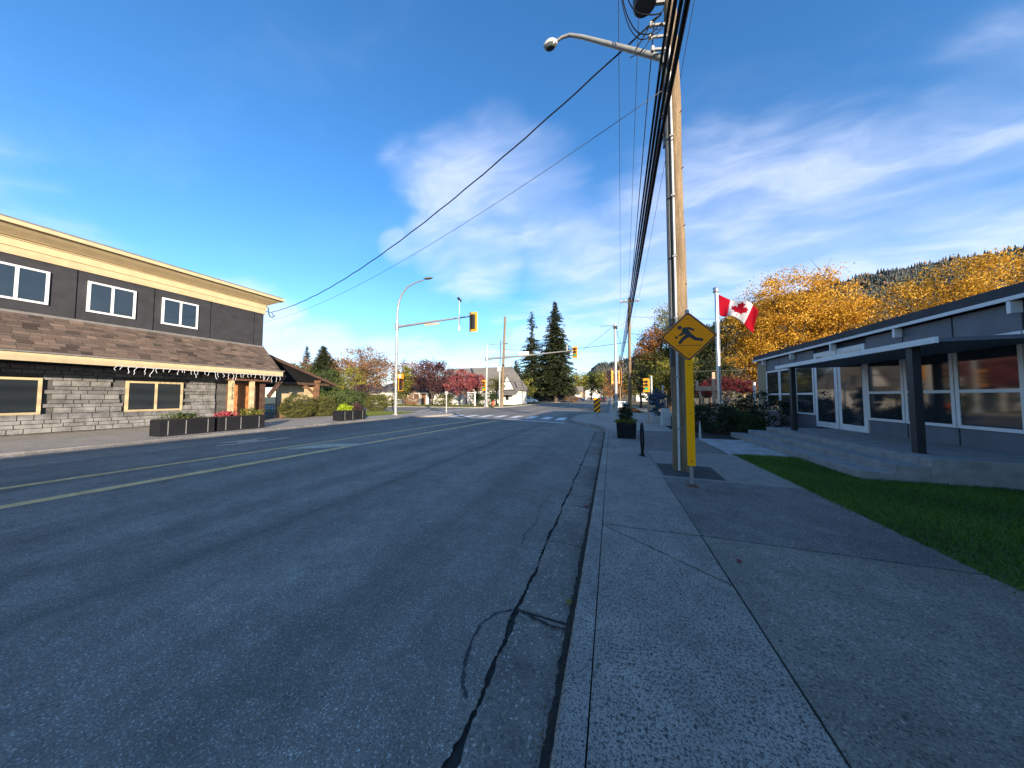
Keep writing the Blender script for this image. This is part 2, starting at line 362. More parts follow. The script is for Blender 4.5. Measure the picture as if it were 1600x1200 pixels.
class MB:
    """Collects shapes in local coordinates; build() links them as ONE mesh object."""

    def __init__(s):
        s.v, s.f = [], []

    def add(s, vs, fs):
        o = len(s.v)
        s.v += [tuple(p) for p in vs]
        s.f += [tuple(i + o for i in f) for f in fs]
        return s

    def box(s, x0, x1, y0, y1, z0, z1):
        v = [(x0, y0, z0), (x1, y0, z0), (x1, y1, z0), (x0, y1, z0), (x0, y0, z1), (x1, y0, z1), (x1, y1, z1), (x0, y1, z1)]
        return s.add(v, [(0, 3, 2, 1), (4, 5, 6, 7), (0, 1, 5, 4), (1, 2, 6, 5), (2, 3, 7, 6), (3, 0, 4, 7)])

    def beam(s, a, b, w, h, up=(0, 0, 1)):
        a, b = Vector(a), Vector(b)
        d = (b - a).normalized()
        u = Vector(up)
        x = d.cross(u)
        if x.length < 1e-4:
            x = d.cross(Vector((0, 1, 0)))
        x.normalize()
        y = x.cross(d).normalized()
        v = []
        for p in (a, b):
            for sx, sy in ((-1, -1), (1, -1), (1, 1), (-1, 1)):
                v.append(p + x * sx * w / 2 + y * sy * h / 2)
        return s.add(v, [(0, 1, 2, 3), (7, 6, 5, 4), (0, 4, 5, 1), (1, 5, 6, 2), (2, 6, 7, 3), (3, 7, 4, 0)])

    def tube(s, pts, rad, n=8, cap=True):
        pts = [Vector(p) for p in pts]
        if not hasattr(rad, '__len__'):
            rad = [rad] * len(pts)
        o = len(s.v)
        ref = None
        for i, p in enumerate(pts):
            d = (pts[min(i + 1, len(pts) - 1)] - pts[max(i - 1, 0)])
            if d.length < 1e-9:
                d = Vector((0, 0, 1))
            d.normalize()
            if ref is None:
                ref = Vector((1, 0, 0)) if abs(d.x) < 0.9 else Vector((0, 1, 0))
            u = (ref - d * ref.dot(d)).normalized()
            ref = u
            w = d.cross(u)
            for k in range(n):
                a = 2 * math.pi * k / n
                s.v.append(tuple(p + (u * math.cos(a) + w * math.sin(a)) * rad[i]))
        for i in range(len(pts) - 1):
            for k in range(n):
                k2 = (k + 1) % n
                s.f.append((o + i * n + k, o + i * n + k2, o + (i + 1) * n + k2, o + (i + 1) * n + k))
        if cap:
            s.f.append(tuple(o + k for k in reversed(range(n))))
            e = o + (len(pts) - 1) * n
            s.f.append(tuple(e + k for k in range(n)))
        return s

    def lathe(s, prof, n=12, c=(0, 0, 0)):
        o = len(s.v)
        for r, z in prof:
            for k in range(n):
                a = 2 * math.pi * k / n
                s.v.append((c[0] + r * math.cos(a), c[1] + r * math.sin(a), c[2] + z))
        for i in range(len(prof) - 1):
            for k in range(n):
                k2 = (k + 1) % n
                s.f.append((o + i * n + k, o + i * n + k2, o + (i + 1) * n + k2, o + (i + 1) * n + k))
        s.f.append(tuple(o + k for k in reversed(range(n))))
        e = o + (len(prof) - 1) * n
        s.f.append(tuple(e + k for k in range(n)))
        return s

    def prism(s, poly, z0, z1, f=None):
        """poly in 2-D (CCW), extruded z0..z1; f maps (x, y, z) to the final frame."""
        f = f or (lambda x, y, z: (x, y, z))
        n = len(poly)
        v = [f(x, y, z0) for x, y in poly] + [f(x, y, z1) for x, y in poly]
        fs = [tuple(reversed(range(n))), tuple(range(n, 2 * n))]
        fs += [(i, (i + 1) % n, n + (i + 1) % n, n + i) for i in range(n)]
        return s.add(v, fs)

    def sheet(s, poly, z):
        n = len(poly)
        return s.add([(x, y, z) for x, y in poly], [tuple(range(n))])

    def build(s, name, mat, parent=None, smooth=False, bevel=0.0, kind=None):
        me = bpy.data.meshes.new(name)
        me.from_pydata(s.v, [], s.f)
        me.materials.append(MATS[mat])
        if smooth:
            me.shade_smooth()
            if smooth != 'all':
                try:
                    me.set_sharp_from_angle(angle=R(40))
                except Exception:
                    pass
        me.update()
        o = bpy.data.objects.new(name, me)
        COL.objects.link(o)
        if parent:
            o.parent = parent
        if bevel:
            bv = o.modifiers.new('bevel', 'BEVEL')
            bv.width = bevel
            bv.segments = 2
            bv.limit_method = 'ANGLE'
        if kind:
            o['kind'] = kind
        return o


def thing(name, label, cat, loc=(0, 0, 0), rz=0.0, group=None):
    o = bpy.data.objects.new(name, None)
    o.empty_display_size = 0.2
    COL.objects.link(o)
    o.location = loc
    o.rotation_euler = (0, 0, rz)
    o['label'] = label
    o['category'] = cat
    if group:
        o['group'] = group
    return o


def tag(o, label, cat, group=None, kind=None, loc=None):
    o['label'] = label
    o['category'] = cat
    if group:
        o['group'] = group
    if kind:
        o['kind'] = kind
    if loc:
        o.location = loc
    return o


def struct(o, label=None):
    o['kind'] = 'structure'
    if label:
        o['label'] = label
    return o


def leaf_obj(name, P, size, tint, mat, parent=None, aspect=0.55, nrm=None, tan=None, kind=None):
    P = np.asarray(P, float)
    N = len(P)
    size = np.broadcast_to(np.asarray(size, float), (N,))[:, None]
    n = rng.normal(size=(N, 3)) if nrm is None else nrm
    n = n / np.linalg.norm(n, axis=1, keepdims=True)
    t = rng.normal(size=(N, 3)) if tan is None else tan
    t = t - n * (t * n).sum(1, keepdims=True)
    t = t / (np.linalg.norm(t, axis=1, keepdims=True) + 1e-9)
    b = np.cross(n, t)
    V = np.empty((N, 4, 3))
    V[:, 0] = P - t * size * 0.5
    V[:, 1] = P + b * size * 0.5 * aspect - n * size * 0.08
    V[:, 2] = P + t * size * 0.5
    V[:, 3] = P - b * size * 0.5 * aspect - n * size * 0.08
    me = bpy.data.meshes.new(name)
    me.from_pydata(V.reshape(-1, 3).tolist(), [], np.arange(4 * N).reshape(N, 4).tolist())
    at = me.attributes.new('tint', 'FLOAT', 'FACE')
    at.data.foreach_set('value', np.clip(np.asarray(tint, float), 0, 1).astype(np.float32))
    me.materials.append(MATS[mat])
    me.update()
    o = bpy.data.objects.new(name, me)
    COL.objects.link(o)
    if parent:
        o.parent = parent
    if kind:
        o['kind'] = kind
    return o


def sample_blobs(blobs, k, shell=2.0):
    w = np.array([b[3] * b[4] * b[5] for b in blobs]) ** 0.75
    idx = rng.choice(len(blobs), size=k, p=w / w.sum())
    d = rng.normal(size=(k, 3))
    d /= np.linalg.norm(d, axis=1, keepdims=True)
    r = rng.random(k) ** (1 / (shell + 1.0))
    B = np.array([b[:6] for b in blobs])[idx]
    return B[:, :3] + d * r[:, None] * B[:, 3:6]


def crown_points(blobs, nclump, nleaf, clump_r, shell=2.0):
    c = sample_blobs(blobs, nclump, shell)
    i = rng.integers(0, nclump, nleaf)
    off = rng.normal(size=(nleaf, 3)) * clump_r * (0.6 + 0.8 * rng.random((nclump, 1)))[i]
    off[:, 2] *= 0.65
    ctint = rng.random(nclump)
    tint = 0.5 * ctint[i] + 0.5 * rng.random(nleaf)
    return c, c[i] + off, tint


def tree(name, label, loc, blobs, nleaf, leaf, mat, trunk_r, fork, nclump=70, clump_r=0.5, nlimb=16, bark='bark', cat='tree', group=None, tint_bias=0.0, shell=2.0, bare=0):
    root = thing(name, label, cat, loc, 0, group)
    c, P, tint = crown_points(blobs, nclump, nleaf, clump_r, shell)
    P[:, 2] = np.maximum(P[:, 2], 0.03)
    leaf_obj('crown', P, leaf * (0.7 + 0.6 * rng.random(nleaf)), tint + tint_bias, mat, root)
    mb = MB()
    top = max(b[2] + b[5] * 0.45 for b in blobs)
    cx = sum(b[0] for b in blobs) / len(blobs)
    cy = sum(b[1] for b in blobs) / len(blobs)
    spine = []
    for i in range(9):
        q = i / 8
        spine.append(Vector((cx * q ** 2 + random.uniform(-1, 1) * trunk_r * 0.5 * (i > 0), cy * q ** 2 + random.uniform(-1, 1) * trunk_r * 0.5 * (i > 0), top * q)))
    mb.tube(spine, [trunk_r * (1.25 if i == 0 else 1 - 0.11 * i) for i in range(9)], 8)
    order = rng.permutation(len(c))[:nlimb]
    for j in order:
        e = Vector(c[j])
        h0 = min(max(fork, e.z * random.uniform(0.35, 0.7)), top * 0.9)
        q = h0 / top
        i = min(int(q * 8), 7)
        a = spine[i].lerp(spine[i + 1], q * 8 - i)
        mid = a.lerp(e, 0.5) + Vector((0, 0, (e - a).length * 0.1))
        r0 = trunk_r * (1 - q) * 0.55 + trunk_r * 0.1
        mb.tube([a, mid, e], [r0, r0 * 0.6, r0 * 0.15], 5)
        for _ in range(bare):
            e2 = e + Vector((random.gauss(0, 1), random.gauss(0, 1), abs(random.gauss(0, 1)))) * clump_r * 1.8
            mb.tube([mid.lerp(e, random.random()), e2], [r0 * 0.22, r0 * 0.06], 4)
    mb.build('trunk', bark, root, True)
    return root


def shrub(name, label, loc, blobs, nleaf, leaf, mat, nclump=60, clump_r=0.12, cat='shrub', group=None, nstem=9, shell=5.0, tint_bias=0.0):
    root = thing(name, label, cat, loc, 0, group)
    c, P, tint = crown_points(blobs, nclump, nleaf, clump_r, shell)
    P[:, 2] = np.maximum(P[:, 2], 0.02)
    leaf_obj('foliage', P, leaf * (0.7 + 0.6 * rng.random(nleaf)), tint + tint_bias, mat, root)
    mb = MB()
    for j in rng.permutation(len(c))[:nstem]:
        e = Vector(c[j])
        b = Vector((e.x * 0.3, e.y * 0.3, 0))
        mb.tube([b, b.lerp(e, 0.5) + Vector((0, 0, 0.05)), e], [0.03, 0.02, 0.006], 5)
    mb.build('stems', 'bark', root)
    return root


def conifer(name, label, loc, H, Rmax, z0, mat='needle', dens=1.0, spray=0.55, trunk_r=0.45, droop=0.25, ragged=0.3, gaptop=0.0, group=None):
    root = thing(name, label, 'tree', loc, 0, group)
    mb = MB()
    mb.tube([(0, 0, 0), (0.05, 0, H * 0.5), (0, 0.05, H)], [trunk_r, trunk_r * 0.55, 0.03], 8)
    P, T, Nn, ti, sz = [], [], [], [], []
    z = z0
    step = H / 62.0
    while z < H * 0.995:
        q = (z - z0) / (H - z0)
        L0 = Rmax * (1 - q) ** 0.82 * (0.55 + 0.45 * min(1, q * 5 + 0.35)) + 0.25
        if gaptop and 0.66 < q < 0.80:
            L0 *= gaptop
        for _ in range(max(3, int((4 + 3 * (1 - q)) * dens))):
            a = random.uniform(0, 2 * math.pi)
            L = L0 * random.uniform(1 - ragged * 1.6, 1 + ragged * 0.5)
            up = random.uniform(-0.12, 0.20) + 0.25 * q
            d = np.array([math.cos(a), math.sin(a), 0])
            zb = z + random.uniform(-step, step) * 0.6
            tip = d * L + np.array([0, 0, L * up - droop * L])
            if random.random() < 0.5:
                mb.tube([(0, 0, zb), tuple(d * L * 0.5 + np.array([0, 0, zb + L * up * 0.5 - droop * L * 0.2])), tuple(tip + np.array([0, 0, zb]))],
                        [0.07 * (1 - q) + 0.015, 0.04 * (1 - q) + 0.01, 0.008], 4, False)
            m = max(4, int(L * 5.5 * dens))
            bt = random.random()
            for k in range(m):
                f = 0.15 + 0.85 * (k + random.random()) / m
                p = d * L * f + np.array([0, 0, zb + L * up * f - droop * L * f * f])
                side = np.array([-d[1], d[0], 0]) * random.gauss(0, 0.16) * L * (1.1 - 0.7 * f)
                P.append(p + side + np.array([0, 0, random.gauss(-0.05, 0.10)]))
                T.append(d + side * 0.8 / max(L, .3) + np.array([random.gauss(0, 0.3), random.gauss(0, 0.3), random.gauss(-0.25, 0.25)]))
                Nn.append((random.gauss(0, 0.45), random.gauss(0, 0.45), 1))
                ti.append(0.35 * bt + 0.4 * random.random() + 0.25 * f)
                sz.append(spray * random.uniform(0.6, 1.3) * (0.55 + 0.45 * (1 - q)))
        z += step
    leaf_obj('crown', P, np.array(sz), ti, mat, root, 0.42, np.array(Nn), np.array(T))
    mb.build('trunk', 'bark', root, True)
    return root


def copy_tree(o, parent=None):
    c = o.copy()
    COL.objects.link(c)
    c.parent = parent
    for ch in [x for x in COL.objects if x.parent == o]:
        copy_tree(ch, c)
    return c


def wire(name, label, a, b, sag, r, mat='cable_black', n=24, sides=5, group=None, wobble=0.0):
    a, b = Vector(a), Vector(b)
    pts = []
    for i in range(n + 1):
        s = i / n
        p = a.lerp(b, s)
        p.z -= 4 * sag * s * (1 - s)
        if wobble and 0 < i < n:
            p.z += math.sin(i * 1.7) * wobble
        pts.append(p)
    return tag(MB().tube(pts, r, sides).build(name, mat, None, 'all'), label, 'cable', group)


# ------------------------------------------------------------------ setting: ground, road, kerbs
struct(MB().sheet([(-2500, -800), (2500, -800), (2500, 3500), (-2500, 3500)], -0.26).build('ground', 'terrain'))

ROAD_Z = -0.13
jag = []
y = -40.0
while y < 13.8:
    near = -1 < y < 9
    jag.append((-0.716 + 0.010 * math.sin(y * 5.1) + 0.007 * math.sin(y * 13.7 + 1) + random.uniform(-0.008, 0.008) * (1 if near else 0.6), y))
    y += 0.022 if near else 0.3
road = MB()
road.sheet([(-16.6, -40)] + jag + [(-0.72, 13.9), (-16.6, 13.9)], ROAD_Z)
road.sheet([(-120, 13.9), (6, 13.9), (6, 45), (-120, 45)], ROAD_Z)
road.sheet([(-16.6, 45), (6, 45), (6, 900), (-16.6, 900)], ROAD_Z)
road_o = struct(road.build('road', 'asphalt'))
struct(MB().sheet([(-0.9, -40), (-0.2, -40), (-0.2, 15), (-0.9, 15)], -0.147).build('gutter_bed', 'crack_fill'))

RK = [(-0.27, -40), (-0.27, 13.6), (-0.30, 14.3), (-0.42, 15.0), (-0.72, 15.75), (-1.15, 16.5), (-1.75, 17.3), (-2.3, 18.3), (-2.62, 19.6),
      (-2.72, 21.2), (-2.70, 23.2), (-2.55, 24.7), (-2.1, 26.0), (-1.3, 27.0), (-0.7, 27.6), (-0.4, 28.6), (-0.3, 30.5), (-0.3, 900)]
LK = [(-15.3, -40), (-15.3, 16.4), (-15.15, 17.4), (-14.7, 18.5), (-14.0, 19.6), (-13.5, 20.8), (-13.3, 22.2), (-13.5, 23.4), (-14.2, 24.4), (-15.4, 25.0), (-17, 25.2), (-120, 25.2)]
FK = [(-120, 38.0), (-20, 38.0), (-18.2, 38.3), (-16.8, 39.2), (-15.9, 40.6), (-15.4, 42.5), (-14.8, 60), (-14.6, 900)]


def offset(path, d):
    out = []
    for i, p in enumerate(path):
        a = Vector(path[max(i - 1, 0)])
        b = Vector(path[min(i + 1, len(path) - 1)])
        t = (b - a).normalized()
        out.append((p[0] + t.y * d, p[1] - t.x * d))
    return out


def kerb_mesh(path, side, w=0.145):
    prof = [(0, -0.24), (0.004, -0.03), (0.018, -0.006), (0.04, 0.0), (w, 0.0), (w, -0.24)]
    mb = MB()
    rows = [offset(path, side * d) for d, _ in prof]
    for j, (d, z) in enumerate(prof):
        mb.v += [(x, y, z) for x, y in rows[j]]
    n = len(path)
    for j in range(len(prof) - 1):
        for i in range(n - 1):
            mb.f.append((j * n + i, j * n + i + 1, (j + 1) * n + i + 1, (j + 1) * n + i))
    mb.f.append(tuple(j * n for j in range(len(prof))))
    mb.f.append(tuple(j * n + n - 1 for j in reversed(range(len(prof)))))
    return mb


kerb_r = struct(kerb_mesh([p for p in RK if p[1] >= 13.6], 1).build('kerb', 'kerb_concrete', None, True))
kerb_l = struct(kerb_mesh(LK, -1, 0.16).build('kerb', 'kerb_concrete', None, True))
kerb_f = struct(kerb_mesh(FK, -1, 0.16).build('kerb', 'kerb_concrete', None, True))
JY = [-3.56, -1.16, 1.24 - 0.3, 3.64, 6.04, 8.44, 10.84, 13.58]
for a, b2 in zip(JY[:-1], JY[1:]):
    npt = max(2, int((b2 - a) / (0.035 if b2 < 9 else 0.2)))
    kp = [(-0.27, a + 0.004 + (b2 - a - 0.008) * i / npt) for i in range(npt + 1)]
    km = kerb_mesh(kp, 1)
    cnt = npt + 1
    for i in range(cnt):
        chip = random.random() ** 14 * 0.022
        wob = random.uniform(-0.0015, 0.0015)
        for j, kx, kz in ((1, 0.5, 0.6), (2, 0.8, 0.8), (3, 0.4, 0.15)):
            x_, y_, z_ = km.v[j * cnt + i]
            km.v[j * cnt + i] = (x_ + chip * kx + wob, y_, z_ - chip * kz)
    km.build('kerb_section', 'kerb_concrete', kerb_r, True)

# gutter sections with worn, ragged edges
gut = struct(MB().sheet([(-0.73, -40), (-0.25, -40), (-0.25, -4), (-0.73, -4)], -0.145).build('gutter', 'gutter_concrete'))
GY = [-4.0, -1.2, 0.6, 2.17, 3.31, 4.47, 6.86, 9.1, 11.4, 13.9]
for a, b2 in zip(GY[:-1], GY[1:]):
    n = max(4, int((b2 - a) / 0.028))
    gap = 0.014 if abs(a - 2.17) < 0.01 else 0.008
    gap2 = 0.012 if abs(b2 - 2.17) < 0.01 else 0.006
    left, right = [], []
    wide = 0.02 if a < 2 else 0.0
    for i in range(n + 1):
        yy = a + gap + (b2 - gap2 - a - gap) * i / n
        left.append((-0.694 + 0.010 * math.sin(yy * 5.1 + 0.5) + 0.006 * math.sin(yy * 17.0) + random.uniform(-0.008, 0.008) + wide * 0.5 * (1 + math.sin(yy * 7)), yy))
        right.append((-0.30 + random.uniform(-0.012, 0.012), yy))
    v, f = [], []
    for i in range(n + 1):
        j1 = random.uniform(-0.010, 0.010) if i in (0, n) else 0
        v += [(left[i][0], left[i][1] + j1, -0.170), (left[i][0], left[i][1] + j1, -0.134), (-0.5, left[i][1] + j1 * 0.5, -0.139), (right[i][0], right[i][1], -0.148), (right[i][0], right[i][1], -0.17)]
    for i in range(n):
        for j in range(4):
            f.append((i * 5 + j, (i + 1) * 5 + j, (i + 1) * 5 + j + 1, i * 5 + j + 1))
    f.append((4, 3, 2, 1, 0))
    e = n * 5
    f.append((e, e + 1, e + 2, e + 3, e + 4))
    mb = MB()
    mb.add(v, [tuple(reversed(q)) for q in f])
    mb.build('gutter_section', 'gutter_concrete', gut)

# tar-filled cracks in the asphalt
def strip(path, w, z, jit=0.3):
    mb = MB()
    L, Rr = [], []
    for i, p in enumerate(path):
        a = Vector(path[max(i - 1, 0)])
        b = Vector(path[min(i + 1, len(path) - 1)])
        t = (b - a).normalized()
        ww = w * (1 + random.uniform(-jit, jit)) * (0.25 if i in (0, len(path) - 1) else 1)
        L.append((p[0] - t.y * ww, p[1] + t.x * ww, z))
        Rr.append((p[0] + t.y * ww, p[1] - t.x * ww, z))
    mb.v = L + Rr
    n = len(path)
    mb.f = [(n + i, n + i + 1, i + 1, i) for i in range(n - 1)]
    return mb


def refine(pts, k, j):
    out = []
    for a, b in zip(pts[:-1], pts[1:]):
        for i in range(k):
            s = i / k
            out.append((a[0] + (b[0] - a[0]) * s + random.uniform(-j, j), a[1] + (b[1] - a[1]) * s + random.uniform(-j, j)))
    out.append(pts[-1])
    return out


strip(refine([(-0.72, 2.17), (-0.85, 2.08), (-0.91, 1.95), (-0.905, 1.81), (-0.87, 1.65), (-0.83, 1.53), (-0.76, 1.46)], 7, 0.006), 0.009, ROAD_Z + 0.003, 0.7).build('crack', 'asphalt_patch', road_o)
strip(refine([(-0.95, 3.1), (-1.0, 3.35), (-0.94, 3.7), (-1.02, 4.2), (-0.98, 4.9)], 8, 0.012), 0.0035, ROAD_Z + 0.003, 0.6).build('crack', 'crack_fill', road_o)

strip(refine([(-0.297, -1.0), (-0.30, 2.0), (-0.295, 5.0), (-0.30, 9.0), (-0.30, 13.5)], 40, 0.006), 0.026, -0.1455, 0.5).build('silt_and_shade', 'crack_fill', gut)  # dark strip paints the kerb-foot shadow along with gutter dirt
strip(refine([(-0.72, 2.172), (-0.55, 2.14), (-0.42, 2.10), (-0.33, 2.11)], 8, 0.008), 0.009, -0.1335, 0.7).build('silt_and_shade', 'crack_fill', gut)
# painted markings
def mark(poly, mat, name):
    return MB().sheet(poly, ROAD_Z + 0.005).build(name, mat, road_o)


def line2(a, b, w, mat, name='lane_line'):
    d = (Vector(b) - Vector(a)).normalized()
    nx, ny = -d.y * w / 2, d.x * w / 2
    return mark([(a[0] - nx, a[1] - ny), (b[0] - nx, b[1] - ny), (b[0] + nx, b[1] + ny), (a[0] + nx, a[1] + ny)], mat, name)


line2((-9.15, -8), (-7.46, 18.4), 0.27, 'paint_yellow')
line2((-11.0, -8), (-9.03, 18.4), 0.21, 'paint_yellow')
MB().sheet([(-9.75, 6.14), (-9.2, 6.35), (-8.0, 7.42), (-8.03, 8.0), (-9.34, 7.41)], ROAD_Z + 0.008).build('hatch_bar', 'paint_faded', road_o)
line2((-7.4, 19.75), (-2.75, 18.1), 0.32, 'paint_white', 'stop_line')
for i, (x, y) in enumerate([(-12.6, 22.0), (-11.3, 22.2), (-10.0, 22.4), (-8.7, 22.5), (-7.35, 22.5), (-5.95, 22.2), (-4.65, 21.8), (-3.5, 21.4)]):
    mark([(x - 0.33, y - 1.15), (x + 0.33, y - 1.25), (x + 0.31, y + 1.15), (x - 0.35, y + 1.25)], 'paint_white', 'crosswalk_bar')
line2((-13.2, 20.55), (-2.9, 19.75), 0.10, 'paint_white', 'crosswalk_edge')
mark([(-13.15, 6.3), (-12.85, 6.3), (-12.85, 7.7), (-13.05, 7.75)], 'paint_faded', 'lane_arrow')
mark([(-12.5, 5.9), (-12.25, 5.9), (-12.05, 8.1), (-12.3, 8.0)], 'paint_faded', 'lane_arrow')
mark([(-12.84, 6.7), (-12.5, 6.55), (-12.42, 7.15), (-12.84, 7.3)], 'paint_faded', 'lane_arrow')
for y0 in (27.0, 29.0, 31.0, 33.0, 35.0, 37.0):
    mark([(-19.2, y0), (-17.2, y0 - 0.1), (-17.2, y0 + 0.5), (-19.2, y0 + 0.6)], 'paint_white', 'crosswalk_bar')
line2((-20.2, 25.6), (-22.0, 31.6), 0.3, 'paint_white', 'stop_line')
line2((-23, 31.8), (-60, 31.8), 0.12, 'paint_yellow')
for y0 in (42, 44.4, 46.8):
    pass
line2((-7.6, 46), (-7.6, 300), 0.14, 'paint_yellow')
line2((-4.2, 46), (-4.2, 200), 0.10, 'paint_white')

# near footway: concrete slabs laid on a bed, joints open
side = struct(MB().sheet([(-0.15, -40), (8, -40), (8, 14.2), (-0.15, 14.2)], -0.09).build('sidewalk', 'bed_dirt'))
G = 0.0045


def slab(poly, mat, z0=-0.085, z1=0.0, name='slab', bevel=0.004):
    return MB().prism(poly, z0, z1).build(name, mat, side, False, bevel)


slab([(-0.122 + G, 0.92), (0.895 - G, 0.92), (0.895 - G, 2.795), (-0.122 + G, 3.60)], 'sidewalk_concrete')
slab([(0.895 - G, 2.822), (0.895 - G, 3.655), (-0.122 + G, 3.628)], 'sidewalk_concrete')
ys = [3.648, 4.85, 5.96, 7.1, 8.25, 9.4, 10.55, 11.7, 12.9, 14.15]
for a, b2 in zip(ys[:-1], ys[1:]):
    g1 = 0.007 if a < 4 else 0.0028
    slab([(-0.122 + G, a + g1), (0.90 - G, a + g1 + 0.028 * (a < 3.7)), (0.90 - G, b2 - 0.0022), (-0.122 + G, b2 - 0.0022)], 'sidewalk_concrete')
slab([(-0.122 + G, -3.6), (0.895 - G, -3.6), (0.895 - G, 0.91), (-0.122 + G, 0.91)], 'sidewalk_concrete')
E0 = 0.905
slab([(E0, -3.6), (2.98, -3.6), (2.98, 3.664), (E0, 3.682)], 'panel_brown', z1=-0.004)
slab([(E0, 3.698), (2.98, 3.682), (2.98, 6.05), (E0, 6.12)], 'panel_dark', z1=-0.002)
slab([(E0, 6.125), (2.98, 6.055), (2.98, 8.95), (E0, 8.95)], 'panel_plain')
slab([(E0, 8.955), (2.86, 8.955), (2.86, 14.15), (E0, 14.15)], 'panel_dark')
slab([(2.865, 9.02), (4.28, 9.02), (4.28, 12.1), (2.865, 12.1)], 'pad_concrete', z1=0.003)
MB().sheet([(0.93, 6.22), (1.92, 6.18), (1.98, 7.25), (0.93, 7.3)], 0.004).build('asphalt_collar', 'asphalt_patch', side)
strip(refine([(2.87, 12.05), (2.87, 9.0)], 12, 0.01), 0.012, 0.006).build('joint_line', 'crack_fill', side)

# rest of the near block, beyond the slabs
blk = [p for p in offset(RK, 0.14) if 14.1 < p[1] < 800] + [(-0.16, 800), (3.2, 800), (3.2, 46), (6.0, 34), (6.0, 25), (2.6, 24.6), (2.6, 14.16)]
blk = [(-0.155, 14.16)] + blk
struct(MB().sheet(blk, -0.004).build('pavement', 'pavement'))
struct(MB().sheet([(2.62, 12.15), (9, 12.15), (9, 24.55), (2.62, 24.55)], -0.012).build('planting_bed', 'soil'))
struct(MB().sheet([(2.6, 24.62), (200, 24.62), (200, 900), (3.0, 900)], -0.016).build('park_lawn', 'leafy_ground'))
struct(MB().sheet([(0.3, 29.6), (2.9, 29.6), (2.9, 90), (0.3, 90)], 0.002).build('grass_verge', 'leafy_ground'))
struct(MB().sheet([(2.99, -30), (9, -30), (9, 9.01), (2.99, 9.01)], -0.012).build('lawn', 'grass_ground'))
struct(MB().sheet([(8.9, -60), (120, -60), (120, 24.6), (8.9, 24.6)], -0.02).build('yard', 'grass_ground'))
# opposite block
lblk = offset(LK, -0.155)
struct(MB().sheet(list(reversed([(-120, -40)] + lblk)) if False else [(-120, -40)] + lblk, -0.004).build('pavement', 'pavement'))
struct(MB().sheet([(-60, 17.2), (-18.2, 17.2), (-17.6, 19), (-17.6, 22.2), (-19, 23.4), (-60, 23.4)], 0.004).build('lawn', 'grass_ground'))
fblk = offset(FK, -0.155)
struct(MB().sheet(fblk + [(-120, 900)], -0.004).build('lawn', 'grass_ground'))
struct(MB().sheet([(-16.2, 63), (-14.95, 63), (-14.85, 300), (-16.2, 300)], 0.001).build('pavement', 'pavement'))

# ------------------------------------------------------------------ grass and fallen leaves
def grass(name, x0, x1, y0, y1, n, h, mat, label, z=0.0, w=0.012):
    P = np.stack([rng.uniform(x0, x1, n), rng.uniform(y0, y1, n), np.full(n, z)], 1)
    P[:, 0] += np.where(P[:, 0] < x0 + 0.08, rng.normal(size=n) * 0.035, 0)
    patch = 0.5 + 0.25 * np.sin(P[:, 0] * 2.3 + 1.7 * np.sin(P[:, 1] * 1.1)) + 0.25 * np.sin(P[:, 1] * 3.1 + P[:, 0] * 1.3)
    a = rng.uniform(0, 2 * np.pi, n)
    hh = h * (0.45 + 0.5 * rng.random(n) + 0.5 * patch)
    lean = rng.normal(size=(n, 2)) * 0.45
    V = np.empty((n, 3, 3))
    dx = np.stack([np.cos(a), np.sin(a), np.zeros(n)], 1) * w * 0.5
    V[:, 0] = P - dx
    V[:, 1] = P + dx
    V[:, 2] = P + np.stack([lean[:, 0] * hh, lean[:, 1] * hh, hh], 1)
    me = bpy.data.meshes.new(name)
    me.from_pydata(V.reshape(-1, 3).tolist(), [], np.arange(3 * n).reshape(n, 3).tolist())
    at = me.attributes.new('tint', 'FLOAT', 'FACE')
    at.data.foreach_set('value', (0.55 * rng.random(n) + 0.45 * patch).astype(np.float32))
    me.materials.append(MATS[mat])
    o = bpy.data.objects.new(name, me)
    COL.objects.link(o)
    tag(o, label, 'grass', None, 'stuff')


grass('grass', 2.97, 7.0, 2.0, 9.05, 70000, 0.055, 'blade', 'short dark green lawn beside the concrete path and steps', -0.012)
grass('grass', -24, -17.7, 17.4, 23.2, 16000, 0.10, 'blade_sun', 'patch of grass by the round bush at the street corner', 0.0, 0.03)
grass('grass', -45, -16.5, 38.6, 44, 40000, 0.16, 'blade_sun', 'sunlit grass on the far corner by the white house', 0.0, 0.05)


def fallen(name, x, y, z, s, rz, tint, mat, label, group):
    out = [(0, -0.55), (0.10, -0.30), (0.42, -0.34), (0.30, -0.10), (0.55, 0.12), (0.26, 0.16), (0.22, 0.42), (0.08, 0.30), (0, 0.6),
           (-0.08, 0.30), (-0.24, 0.40), (-0.26, 0.14), (-0.52, 0.16), (-0.30, -0.10), (-0.40, -0.32), (-0.10, -0.30)]
    me = bpy.data.meshes.new(name)
    v = [(0, 0, s * 0.10)] + [(px * s, py * s, s * (0.05 + 0.22 * random.random() * abs(px + py))) for px, py in out]
    n = len(out)
    me.from_pydata(v, [], [(0, 1 + i, 1 + (i + 1) % n) for i in range(n)])
    at = me.attributes.new('tint', 'FLOAT', 'FACE')
    at.data.foreach_set('value', [tint] * n)
    me.materials.append(MATS[mat])
    o = bpy.data.objects.new(name, me)
    COL.objects.link(o)
    o.location = (x, y, z)
    o.rotation_euler = (random.uniform(-0.2, 0.2), random.uniform(-0.2, 0.2), rz)
    return tag(o, label, 'leaf', group)


